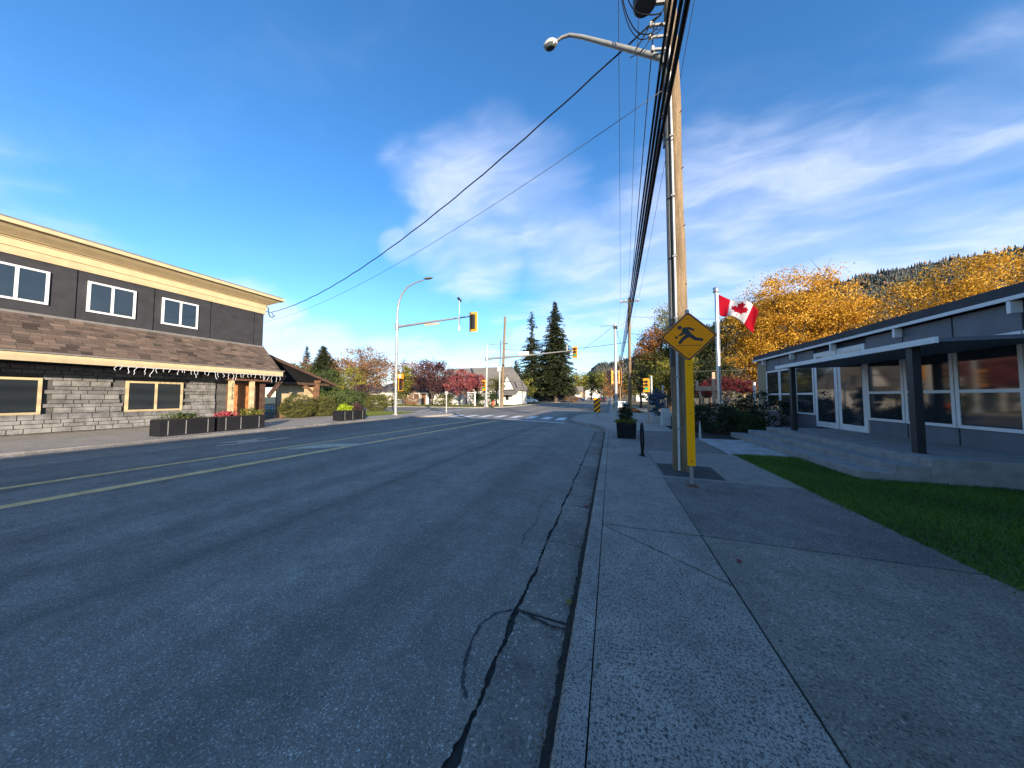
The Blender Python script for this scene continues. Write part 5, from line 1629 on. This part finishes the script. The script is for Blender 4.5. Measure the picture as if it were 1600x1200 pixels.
# post on the corner, posts and hydrant on the far corner
cp = thing('sign_post', 'thin pale post with a small plate on the near left corner', 'post', (-14.7, 23.7, 0))
MB().tube([(0, 0, 0), (0, 0, 2.0)], 0.05, 8).build('post', 'pole_paint', cp, True)
MB().box(-0.03, 0.03, -0.22, 0.22, 1.72, 2.02).build('plate', 'pole_paint', cp)
cs = thing('timber_signpost', 'white timber sign frame on the far corner below the red tree', 'sign frame', (-19.6, 39.6, 0))
MB().box(-0.09, 0.09, -0.09, 0.09, 0, 2.3).build('post', 'siding_white', cs)
MB().box(-1.3, 0.25, -0.06, 0.06, 2.1, 2.22).build('beam', 'siding_white', cs)
MB().box(-1.25, -0.95, -0.03, 0.03, 1.5, 2.05).build('plate', 'siding_blue', cs)
hy = thing('fire_hydrant', 'red fire hydrant on the far corner between the signal pole and wooden pole', 'hydrant', (-17.0, 40.6, 0))
MB().lathe([(0.2, 0), (0.2, 0.06), (0.14, 0.08), (0.14, 0.62), (0.17, 0.64), (0.17, 0.70), (0.13, 0.82), (0.05, 0.9), (0.04, 0.97)], 12).build('body', 'hydrant_red', hy, True)
for k in (-1, 1):
    MB().tube([(0.12 * k, 0, 0.5), (0.25 * k, 0, 0.5)], 0.07, 8).build('outlet_cap', 'hydrant_red', hy, True)
MB().tube([(0, -0.12, 0.45), (0, -0.26, 0.45)], 0.09, 10).build('outlet_cap', 'hydrant_red', hy, True)

# ------------------------------------------------------------------ other utility poles
def far_pole(label, loc, H, r, armz=(), boxes=True, lean=0.0, name='utility_pole'):
    root = thing(name, label, 'utility pole', loc)
    MB().tube([(0, 0, 0), (lean * 0.5, 0, H * 0.5), (lean, 0, H)], [r, r * 0.85, r * 0.7], 10).build('pole', 'pole_wood', root, True)
    for z, w in armz:
        a = MB().box(lean - w, lean + w, -0.22, -0.12, z, z + 0.13).build('crossarm', 'pole_wood', root)
        for x in (-w + 0.1, -w * 0.4, w * 0.4, w - 0.1):
            MB().lathe([(0.02, 0), (0.06, 0.06), (0.06, 0.15), (0.03, 0.2)], 8, (lean + x, -0.17, z + 0.131)).build('insulator', 'porcelain', a)
        MB().beam((lean - w * 0.6, -0.17, z), (lean, -0.1, z - 0.7), 0.05, 0.05).build('arm_brace', 'galvanised', root)
    return root


up2 = far_pole('wooden utility pole with crossarm farther along the near verge', (2.05, 36.6, 0), 13.3, 0.20, ((12.75, 1.05),), lean=0.15)
MB().tube([(-0.15, -0.2, 10.5), (-0.7, -0.2, 10.1), (-1.0, -0.2, 9.9)], 0.03, 6).build('lamp_arm', 'galvanised', up2)
far_pole('distant wooden utility pole with two crossarms behind the white signal pole', (1.9, 70, 0), 11.0, 0.18, ((10.3, 1.1), (9.3, 0.9)))
far_pole('distant utility pole at the end of the cable run', (2.0, 110, 0), 10.5, 0.18, ((9.8, 1.1),))
up3 = far_pole('leaning wooden utility pole with pale box and conduit on the far corner', (-16.3, 42.4, 0), 14.2, 0.24, (), lean=0.55)
MB().box(-0.62, 0.0, -0.42, -0.2, 5.5, 6.2).build('meter_box', 'pale_concrete', up3)
MB().tube([(-0.30, -0.22, 0), (-0.28, -0.22, 5.5)], 0.12, 8).build('conduit', 'pale_concrete', up3, True)
MB().tube([(-0.2, -0.25, 6.3), (-0.1, -0.25, 10.5)], 0.06, 6).build('conduit', 'dark_metal', up3)
wire('guy_wire', 'guy wire from the far corner pole down to the signal pole', (-15.9, 42.4, 10.5), (-22.5, 42.4, 2.0), 0.1, 0.02, 'cable_grey', 12)
wire('cross_wire', 'dark wire crossing the road from the far corner to the second wooden pole', (-15.9, 42.3, 9.0), (2.15, 36.5, 8.0), 0.5, 0.03, 'cable_black', 24)
wire('cross_wire', 'thin wire from the white signal pole over the road towards the firs', (0.2, 19.0, 5.95), (-12.5, 66, 9.6), 0.8, 0.012, 'cable_grey', 24)
wire('cross_wire', 'thin wire from the second wooden pole towards the leafy trees', (2.2, 36.5, 9.0), (30, 42, 6.0), 0.6, 0.02, 'cable_grey', 20)
wire('cross_wire', 'higher thin wire from the second wooden pole past the golden tree', (2.2, 36.5, 11.0), (60, 44, 10.0), 1.2, 0.018, 'cable_grey', 24)
wire('cross_wire', 'pale low wire across the park in front of the golden tree', (2.4, 23.5, 3.3), (40, 26.0, 4.2), 0.15, 0.005, 'galvanised', 24)
wire('cross_wire', 'short slack wire between the white signal pole and second wooden pole', (0.3, 19.0, 5.9), (1.85, 36.4, 6.8), 0.6, 0.012, 'cable_grey', 20)

# ------------------------------------------------------------------ cars
def car(label, loc, rz, paint, kind='hatch'):
    root = thing('parked_car' if kind == 'hatch' else 'car', label, 'car', loc, rz)
    L, Wd = 4.2, 1.74
    low = [(-2.1, 0.28), (-1.75, 0.22), (1.75, 0.22), (2.1, 0.32), (2.12, 0.62), (1.85, 0.80), (1.05, 0.95), (-1.9, 1.0), (-2.12, 0.85)]
    f = lambda a, b, c: (a, c, b)
    MB().prism(low, -Wd / 2, Wd / 2, f).build('body', paint, root, False, 0.06)
    tp = [(-1.95, 0.99), (1.05, 0.94), (0.35, 1.42), (-0.1, 1.48), (-1.1, 1.48), (-1.55, 1.42)] if kind == 'hatch' else [(-2.0, 0.99), (1.0, 0.94), (0.4, 1.55), (-0.1, 1.66), (-1.6, 1.66), (-1.9, 1.58)]
    v = []
    for sgn in (-1, 1):
        for x, z in tp:
            yv = (Wd / 2 - 0.02 - (z - 0.94) * 0.30) * sgn
            v.append((x, yv, z))
    n = len(tp)
    fs = [tuple(range(n)), tuple(reversed(range(n, 2 * n)))] + [(i, n + i, n + (i + 1) % n, (i + 1) % n) for i in range(n)]
    MB().add(v, fs).build('cabin', paint, root, False, 0.04)
    for sgn in (-1, 1):
        for x0, x1, x2, x3 in ((-0.45, 0.72, 0.28, -0.45), (-1.45, -0.55, -0.55, -1.3)):
            zt = 1.38
            mb = MB()
            q = [(x0, 1.02), (x1, 1.02), (x2, zt), (x3, zt)]
            vv = [(x, (Wd / 2 - 0.012 - (z - 0.94) * 0.30) * sgn, z) for x, z in q]
            mb.add(vv, [(0, 1, 2, 3) if sgn < 0 else (3, 2, 1, 0)]).build('side_window', 'glass_dark', root)
    MB().add([(1.0, -0.7, 1.0), (1.0, 0.7, 1.0), (0.46, 0.6, 1.38), (0.46, -0.6, 1.38)], [(0, 1, 2, 3)]).build('windscreen', 'glass_dark', root).location = (0.03, 0, 0.02)
    MB().add([(-1.93, -0.7, 1.04), (-1.93, 0.7, 1.04), (-1.63, 0.6, 1.40), (-1.63, -0.6, 1.40)], [(3, 2, 1, 0)]).build('rear_window', 'glass_dark', root).location = (-0.06, 0, 0.02)
    for x in (-1.3, 1.32):
        for sgn in (-1, 1):
            w = MB().tube([(x, sgn * 0.66, 0.31), (x, sgn * 0.885, 0.31)], 0.31, 18).build('wheel', 'rubber', root, True)
            MB().tube([(x, sgn * 0.885, 0.31), (x, sgn * 0.895, 0.31)], 0.20, 14).build('rim', 'galvanised', w)
    for sgn in (-1, 1):
        MB().box(1.90, 2.125, sgn * 0.62 - 0.2, sgn * 0.62 + 0.2, 0.60, 0.74).build('headlight', 'head_light', root, False, 0.02)
        MB().box(-2.14, -2.0, sgn * 0.68 - 0.14, sgn * 0.68 + 0.14, 0.68, 0.92).build('tail_light', 'tail_light', root, False, 0.02)
        MB().box(0.55, 0.75, sgn * 0.95 - 0.08, sgn * 0.95 + 0.08, 0.98, 1.1).build('mirror', paint, root, False, 0.02)
    return root


car('white hatchback parked on the grass edge under the firs', (-18.6, 66.5, 0.02), R(8), 'car_white')
car('dark vehicle driving away behind the white signal pole', (-2.3, 92, ROAD_Z), R(90), 'car_dark', 'suv')
car('blue car parked by the shop with the red sign', (-11.2, 110, ROAD_Z), R(0), 'car_blue')
car('dark grey car far down the road past the blue one', (-9.6, 150, ROAD_Z), R(0), 'car_grey')

# ------------------------------------------------------------------ trees and shrubs
conifer('fir_tree', 'taller dense dark fir rising behind the parked white car', (-15.6, 85, 0), 30.3, 7.6, 3.0, dens=2.5, spray=0.85, trunk_r=0.55, droop=0.28, ragged=0.28)
conifer('fir_tree', 'thinner fir with a sparse crooked top left of the taller one', (-22.3, 83, 0), 27.2, 6.2, 2.6, dens=1.9, spray=0.75, trunk_r=0.5, droop=0.25, ragged=0.4, gaptop=0.35)
conifer('fir_tree', 'small young fir beside the steep roof house', (-24.6, 75, 0), 11.6, 4.2, 1.0, dens=1.8, spray=0.6, trunk_r=0.22)
tree('leafy_tree', 'small yellowing tree under the young fir', (-21.5, 74, 0), [(0, 0, 4.0, 2.2, 2.2, 2.4)], 1600, 0.5, 'leaf_olive', 0.15, 1.2, 40, 0.5, 10)
tree('plum_tree', 'dark purple plum tree in front of the white bungalow', (-30.6, 44.5, 0), [(0, 0, 5.4, 3.6, 3.0, 2.9), (-2.0, 0, 4.6, 2.4, 2.4, 2.2), (2.2, 0, 4.4, 2.6, 2.2, 2.2)], 10500, 0.28, 'leaf_plum', 0.22, 1.5, 110, 0.5, 26, bare=2)
tree('red_tree', 'round crimson tree left of the far signal pole', (-23.0, 43.2, 0), [(0, 0, 4.2, 2.7, 2.2, 2.2), (-1.8, 0, 3.6, 1.8, 1.6, 1.6), (1.7, 0, 3.7, 1.6, 1.6, 1.7)], 7800, 0.22, 'leaf_crimson', 0.16, 1.3, 90, 0.36, 20, bare=2)
tree('thin_tree', 'sparse pinkish autumn tree with bare twigs behind the corner bushes', (-43.5, 41.5, 0), [(0, 0, 7.2, 5.2, 4, 3.6), (-3, 0, 5.8, 3.2, 3, 2.6), (3, 0, 6.0, 3.0, 3, 2.8)], 10500, 0.27, 'leaf_pink', 0.26, 2.0, 110, 0.65, 46, bare=4, shell=2.5)
tree('brown_tree', 'bare brown-leaved tree between the signal pole and plum tree', (-37.5, 46, 0), [(0, 0, 5.6, 3.2, 2.6, 3.0), (1.6, 0, 4.2, 2.4, 2.2, 2.2)], 3200, 0.28, 'leaf_rust', 0.2, 1.5, 80, 0.5, 26, bare=3, tint_bias=-0.15)
tree('green_tree', 'olive green tree just right of the curved street light', (-34.2, 41.5, 0), [(0, 0, 4.0, 1.7, 1.6, 2.8)], 2400, 0.26, 'leaf_olive', 0.14, 1.2, 50, 0.36, 12)
conifer('cypress_tree', 'dark conical evergreen behind the patio roof', (-50.5, 39, 0), 11.0, 3.8, 0.5, dens=3.2, spray=0.5, trunk_r=0.2, droop=0.1, ragged=0.2)
conifer('cypress_tree', 'second smaller evergreen against the dark conical one', (-47.6, 38.5, 0), 8.4, 3.0, 0.5, dens=3.0, spray=0.5, trunk_r=0.2, droop=0.1, ragged=0.2)
conifer('spruce_tree', 'slim spruce top showing over the patio roof', (-62, 44, 0), 12.5, 2.4, 1.2, dens=1.8, spray=0.5, trunk_r=0.18)
tree('grey_tree', 'pale grey-leaved tree over the patio roof ridge', (-58, 42, 0), [(0, 0, 7.0, 4.4, 3, 2.4)], 1600, 0.34, 'leaf_pink', 0.22, 2, 70, 0.6, 26, bare=3, tint_bias=-0.1)
tree('green_tree', 'rounded green tree between the spruce and conical evergreen', (-52.5, 36.5, 0), [(0, 0, 4.6, 2.4, 2.2, 3.4)], 2600, 0.30, 'leaf_green', 0.16, 1.4, 50, 0.45, 10)
tree('green_tree', 'broad dark green tree left of the pinkish tree', (-42.5, 34.5, 0), [(0, 0, 3.6, 2.6, 2.2, 2.6), (-2.2, 0, 3.0, 2.0, 1.8, 2.0)], 3600, 0.26, 'leaf_green', 0.18, 1.2, 80, 0.4, 14)
tree('amber_tree', 'amber green tree below the pinkish one', (-37.0, 33.5, 0), [(0, 0, 3.6, 2.0, 1.8, 2.2)], 2600, 0.22, 'leaf_olive', 0.14, 1.0, 60, 0.32, 12, tint_bias=0.1)
shrub('maroon_shrub', 'dark maroon shrub among the green corner bushes', (-33.6, 31.8, 0), [(0, 0, 2.3, 1.7, 1.4, 0.9), (-0.6, 0, 1.4, 1.4, 1.2, 0.9)], 2200, 0.20, 'leaf_plum', 60, 0.25)
shrub('dark_shrub', 'dark green bush behind the round clipped one', (-30.5, 29.0, 0), [(0, 0, 1.2, 2.0, 1.4, 1.1), (-2.0, 0, 1.3, 1.6, 1.4, 1.2)], 2800, 0.18, 'leaf_green', 70, 0.25)
shrub('round_bush', 'clipped round olive bush on the corner grass', (-22.3, 23.0, 0), [(0, 0, 0.86, 1.02, 1.0, 0.84)], 9500, 0.085, 'leaf_shrub', 420, 0.08, shell=14)
shrub('leafy_shrub', 'large leafy green shrub behind the lime planter', (-22.2, 17.9, 0), [(0, 0, 1.0, 1.25, 1.15, 0.95), (-0.6, 1.4, 0.9, 1.1, 1.0, 0.85)], 5200, 0.13, 'leaf_green', 120, 0.16, tint_bias=0.22)
shrub('hedge_shrub', 'broad clipped olive shrub in front of the patio', (-21.35, 14.75, 0), [(0, 0, 0.86, 0.85, 1.12, 0.82), (0, -0.1, 0.6, 0.9, 1.15, 0.58)], 17000, 0.06, 'leaf_shrub', 700, 0.06, shell=14)
shrub('hedge_shrub', 'slightly smaller clipped shrub beside the broad one at the patio post', (-21.3, 16.55, 0), [(0, 0, 0.76, 0.8, 0.9, 0.74), (0, 0.1, 0.5, 0.85, 0.95, 0.5)], 12000, 0.06, 'leaf_shrub', 500, 0.06, shell=14)
shrub('garden_shrub', 'loose green shrubbery at the patio corner', (-27.0, 23.0, 0), [(0, 0, 1.2, 1.5, 1.3, 1.2), (-2.0, -1.0, 1.2, 1.4, 1.3, 1.1)], 3600, 0.16, 'leaf_green', 90, 0.22, tint_bias=-0.05)
shrub('corner_bush', 'olive bush at the far corner in front of the crimson tree', (-25.4, 40.2, 0), [(0, 0, 0.9, 1.7, 1.0, 0.9)], 2000, 0.18, 'leaf_shrub', 60, 0.2)
shrub('corner_bush', 'dark bush right of the far signal pole behind the hydrant', (-19.0, 43.0, 0), [(0, 0, 1.6, 1.2, 1.0, 1.7), (1.4, 0, 1.3, 0.9, 0.9, 1.5), (-1.9, 0, 1.5, 1.0, 0.9, 1.5)], 3600, 0.18, 'leaf_green', 80, 0.22, tint_bias=-0.08)
shrub('corner_bush', 'brownish low shrub by the bungalow lawn', (-36.5, 39.6, 0), [(0, 0, 0.9, 2.2, 1.0, 0.9)], 1800, 0.18, 'leaf_olive', 60, 0.2)
shrub('corner_bush', 'pale blossom shrub in front of the bungalow wall', (-31.8, 40.6, 0), [(0, 0, 1.0, 1.1, 0.8, 1.2)], 1200, 0.20, 'leaf_pink', 40, 0.2, tint_bias=0.3)
tree('bare_trunk_tree', 'small lopsided tree with yellow trunk beside the far corner pole', (-18.0, 44.5, 0), [(0, 0, 3.6, 1.4, 1.2, 1.1)], 900, 0.24, 'leaf_olive', 0.17, 1.6, 26, 0.32, 10, bark='bark_pale')
shrub('car_hedge', 'green hedge behind the parked white car', (-21.8, 70.5, 0), [(0, 0, 1.2, 2.6, 1.0, 1.2)], 2000, 0.26, 'leaf_green', 50, 0.3)
shrub('dry_shrub', 'pale dry shrub at the foot of the taller fir', (-10.8, 86, 0), [(0, 0, 1.0, 2.2, 1.2, 1.0)], 1000, 0.26, 'leaf_pink', 40, 0.3)
# far roadside trees
tree('willow_tree', 'pale green willow far along the road', (-13.5, 128, 0), [(0, 0, 8, 4.2, 4, 4.4)], 2600, 0.6, 'leaf_olive', 0.3, 2.5, 60, 0.9, 10, tint_bias=0.1)
tree('far_tree', 'dark round tree beside the pale willow', (-8.6, 135, 0), [(0, 0, 8.4, 3.8, 3.6, 5.2)], 2600, 0.6, 'leaf_green', 0.3, 2.5, 60, 0.9, 10)
tree('far_tree', 'yellow-green poplar far along the road right of the dark round tree', (-4.2, 130, 0), [(0, 0, 7.0, 2.2, 2.2, 5.6)], 2400, 0.5, 'leaf_olive', 0.25, 2, 60, 0.7, 10)
tree('far_tree', 'rust coloured tree behind the white signal pole', (1.0, 118, 0), [(0, 0, 6.5, 4, 3, 5.5), (4, 0, 6, 3, 3, 4.5)], 3200, 0.5, 'leaf_rust', 0.25, 2, 70, 0.8, 14)
tree('far_tree', 'grey-green tree filling the gap beyond the second wooden pole', (6.5, 88, 0), [(0, 0, 5.5, 4.0, 3, 4.6)], 3000, 0.45, 'leaf_olive', 0.25, 2, 70, 0.7, 14, tint_bias=-0.15)
# park trees on the right
tree('park_tree', 'tall columnar tree with yellowing top behind the warning sign', (6.6, 38.5, 0), [(0, 0, 10.4, 1.5, 1.5, 2.2), (0.6, 0, 7.6, 1.9, 1.8, 2.6), (0, 0, 5.0, 2.6, 2.2, 2.4)], 17000, 0.18, 'leaf_olive', 0.28, 2.5, 230, 0.36, 30, tint_bias=0.03)
tree('rusty_tree', 'rust and orange topped tree left of the columnar tree', (4.6, 38.0, 0), [(0, 0, 8.3, 1.5, 1.4, 1.5), (-0.2, 0, 7.0, 1.6, 1.5, 1.3)], 7500, 0.17, 'leaf_rust', 0.2, 2.5, 110, 0.3, 18)
tree('green_tree', 'dark spreading tree below the rusty crown', (4.4, 37.0, 0), [(0, 0, 5.0, 2.0, 1.8, 2.4), (1.6, -0.6, 3.6, 2.4, 1.8, 1.8)], 6500, 0.19, 'leaf_olive', 0.24, 1.8, 120, 0.34, 22, tint_bias=-0.26)
tree('yellow_branch_tree', 'yellow-green low tree behind the green signal', (6.6, 33.0, 0), [(0, 0, 4.4, 2.2, 1.8, 1.3), (-1.2, 0, 3.3, 2.0, 1.6, 1.1)], 4200, 0.19, 'leaf_olive', 0.2, 1.6, 80, 0.32, 18, tint_bias=0.16)
tree('maroon_tree', 'dark maroon tree top beside the second wooden pole', (3.7, 42.0, 0), [(0, 0, 5.4, 1.7, 1.5, 1.9)], 2200, 0.2, 'leaf_plum', 0.16, 2, 50, 0.32, 12, tint_bias=0.1)
tree('dark_tree', 'shaded dark tree trunk and crown beyond the green signal', (5.2, 44, 0), [(0, 0, 3.4, 2.2, 1.8, 1.6)], 2600, 0.22, 'leaf_dark', 0.4, 1.6, 60, 0.36, 14)
tree('golden_maple', 'large golden yellow maple behind the flag', (15.2, 32.0, 0), [(0, 0, 9.2, 4.2, 3.6, 3.2), (-3.0, 0, 7.2, 2.4, 2.4, 2.8), (3.6, 0.4, 7.0, 3.6, 3.0, 2.8), (-0.5, -1.0, 4.6, 4.0, 2.8, 2.2), (-3.4, -0.4, 4.4, 2.2, 2.2, 2.4), (4.4, -0.6, 4.4, 3.4, 2.4, 2.2)],
     70000, 0.16, 'leaf_gold', 0.36, 2.2, 520, 0.38, 60, bare=2, tint_bias=0.06)
tree('golden_maple', 'second golden maple behind the low building roof', (25.5, 31.0, 0), [(0, 0, 8.6, 4.4, 3.6, 3.4), (-3.2, 0, 5.4, 3.2, 2.8, 2.6), (3.4, 0.4, 5.8, 3.4, 3.0, 2.6)], 38000, 0.17, 'leaf_gold', 0.34, 2.2, 340, 0.42, 40, bare=2, tint_bias=0.04)
tree('olive_tree', 'olive green shaded tree left of the flagpole below the golden leaves', (9.2, 36.0, 0), [(0, 0, 6.2, 2.6, 2.4, 2.6), (-0.4, -0.5, 3.6, 3.0, 2.2, 2.0), (0.8, 0, 8.0, 1.9, 1.9, 1.4)], 9500, 0.20, 'leaf_olive', 0.28, 2.0, 140, 0.38, 24, tint_bias=-0.1)
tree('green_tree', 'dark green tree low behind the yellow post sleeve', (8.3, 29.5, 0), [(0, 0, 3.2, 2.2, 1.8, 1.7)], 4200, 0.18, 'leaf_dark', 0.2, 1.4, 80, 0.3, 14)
tree('japanese_maple', 'low spreading maroon maple with pale stems behind the flagpole', (8.1, 25.6, 0), [(0, 0, 2.4, 1.5, 1.1, 0.62), (-1.3, 0, 2.1, 1.0, 0.9, 0.5), (1.2, 0, 2.15, 1.0, 0.9, 0.5)], 9500, 0.085, 'leaf_maroon', 0.055, 0.5, 130, 0.13, 26, bark='bark_pale')
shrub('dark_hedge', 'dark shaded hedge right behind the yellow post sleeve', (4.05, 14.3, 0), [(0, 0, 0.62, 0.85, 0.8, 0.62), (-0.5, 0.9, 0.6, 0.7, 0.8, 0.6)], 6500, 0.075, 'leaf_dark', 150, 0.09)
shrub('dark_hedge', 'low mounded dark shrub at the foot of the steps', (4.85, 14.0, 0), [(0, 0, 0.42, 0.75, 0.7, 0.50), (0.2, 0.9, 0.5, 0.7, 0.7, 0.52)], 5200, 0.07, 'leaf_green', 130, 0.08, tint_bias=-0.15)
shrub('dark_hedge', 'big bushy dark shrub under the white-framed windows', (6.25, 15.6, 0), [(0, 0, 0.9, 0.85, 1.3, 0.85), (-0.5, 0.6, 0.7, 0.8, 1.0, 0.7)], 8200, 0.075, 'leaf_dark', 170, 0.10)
shrub('low_hedge', 'sunlit hedge along the park edge behind the maroon maple', (9.5, 27.4, 0), [(0, 0, 0.5, 2.6, 0.7, 0.5)], 2200, 0.12, 'leaf_shrub', 70, 0.12)
pst = thing('white_post', 'slim white post at the corner of the low building', 'post', (9.1, 23.6, 0))
MB().tube([(0, 0, 0), (0, 0, 2.4)], 0.075, 8).build('shaft', 'siding_white', pst, True)
MB().lathe([(0.09, 0), (0.09, 0.05), (0.02, 0.09)], 8, (0, 0, 2.4)).build('cap', 'siding_white', pst)
stw = thing('stone_ledge', 'pale stone ledge in the garden behind the low shrubs', 'ledge', (6.0, 20.6, 0))
MB().box(-0.9, 0.9, -0.3, 0.3, 0, 0.42).build('body', 'pale_concrete', stw, False, 0.03)
MB().box(-1.0, 1.0, -0.4, 0.4, 0.421, 0.5).build('cap', 'siding_tan', stw, False, 0.02)

# ------------------------------------------------------------------ hills with forest
def hill(name, pts, depth0, depth1, label):
    """ridge given as (x, y, z); slopes fall to z=-2 towards the viewer and behind."""
    mb = MB()
    n = len(pts)
    rows = 9
    for j in range(rows):
        s = j / (rows - 1)
        for x, y, z in pts:
            yy = y - depth0 * (1 - s) if s <= 1 else y
            zz = z * (s ** 1.25)
            k = math.sin(x * 0.013 + j * 1.7) * 0.05 * z * (s > 0) * (s < 1)
            mb.v.append((x * (0.75 + 0.25 * s) if depth1 else x, yy, zz - 2 * (1 - s) + k))
    for x, y, z in pts:
        mb.v.append((x, y + depth0 * 1.5, -3))
    for j in range(rows):
        for i in range(n - 1):
            mb.f.append((j * n + i, j * n + i + 1, (j + 1) * n + i + 1, (j + 1) * n + i))
    o = struct(mb.build(name, 'hill_ground', None, 'all'))
    # conifer spires and crowns over the near slope
    V, F, T = [], [], []
    cnt = 14000 if 'big' in label else 7000
    for _ in range(cnt):
        i = random.randrange(n - 1)
        j = random.randrange(rows - 1)
        a, b2 = random.random(), random.random()
        q = [Vector(mb.v[j * n + i]), Vector(mb.v[j * n + i + 1]), Vector(mb.v[(j + 1) * n + i]), Vector(mb.v[(j + 1) * n + i + 1])]
        p = q[0].lerp(q[1], a).lerp(q[2].lerp(q[3], a), b2)
        dec = random.random() < 0.35 * (1 - (j + b2) / rows) * 2.0
        hh = random.uniform(8, 16) * (0.7 if dec else 1.0)
        rr2 = hh * (0.36 if dec else 0.20)
        o0 = len(V)
        rot = random.random()
        prof = ((0.3, 0.1), (1.0, 0.35), (0.85, 0.7), (0.0, 1.0)) if dec else ((1.0, 0.08), (0.55, 0.5), (0.0, 1.0))
        for rf, hf in prof[:-1]:
            for k in range(5):
                an = 2 * math.pi * (k + rot) / 5
                V.append((p.x + rr2 * rf * math.cos(an) * random.uniform(.7, 1.2), p.y + rr2 * rf * math.sin(an) * random.uniform(.7, 1.2), p.z + hh * hf))
        V.append((p.x, p.y, p.z + hh))
        m_ = len(prof) - 1
        tt = random.uniform(0.62, 1.0) if dec else random.uniform(0.0, 0.5)
        for r_ in range(m_ - 1):
            for k in range(5):
                F.append((o0 + r_ * 5 + k, o0 + r_ * 5 + (k + 1) % 5, o0 + (r_ + 1) * 5 + (k + 1) % 5, o0 + (r_ + 1) * 5 + k))
                T.append(tt)
        for k in range(5):
            F.append((o0 + (m_ - 1) * 5 + k, o0 + (m_ - 1) * 5 + (k + 1) % 5, o0 + m_ * 5))
            T.append(tt)
    me = bpy.data.meshes.new('forest')
    me.from_pydata(V, [], F)
    at = me.attributes.new('tint', 'FLOAT', 'FACE')
    at.data.foreach_set('value', np.array(T, np.float32))
    me.materials.append(MATS['forest_leaf_haze'])
    fo = bpy.data.objects.new('forest', me)
    COL.objects.link(fo)
    tag(fo, label, 'forest', None, 'stuff')


D1 = 900
hill('hill', [(-0.16 * D1, D1, 2), (-0.125 * D1, D1, 14), (-0.103 * D1, D1, 0.030 * D1), (-0.08 * D1, D1, 0.062 * D1), (-0.06 * D1, D1, 0.086 * D1), (-0.04 * D1, D1, 0.103 * D1), (-0.019 * D1, D1, 0.108 * D1), (0.011 * D1, D1, 0.108 * D1),
              (0.05 * D1, D1, 0.118 * D1), (0.11 * D1, D1, 0.13 * D1), (0.20 * D1, D1, 0.15 * D1), (0.3 * D1, D1, 0.15 * D1)], 420, 0, 'forested hillside with autumn patches at the end of the road')
D2 = 1000
hill('hill', [(0.12 * D2, D2, 0.10 * D2), (0.2 * D2, D2, 0.16 * D2), (0.26 * D2, D2, 0.20 * D2), (0.34 * D2, D2, 0.235 * D2), (0.418 * D2, D2, 0.268 * D2), (0.498 * D2, D2, 0.290 * D2), (0.62 * D2, D2, 0.315 * D2), (0.78 * D2, D2, 0.335 * D2), (0.95 * D2, D2, 0.345 * D2),
              (1.2 * D2, D2, 0.33 * D2), (1.6 * D2, D2, 0.30 * D2)], 600, 0, 'big dark forested hillside rising behind the golden maples')
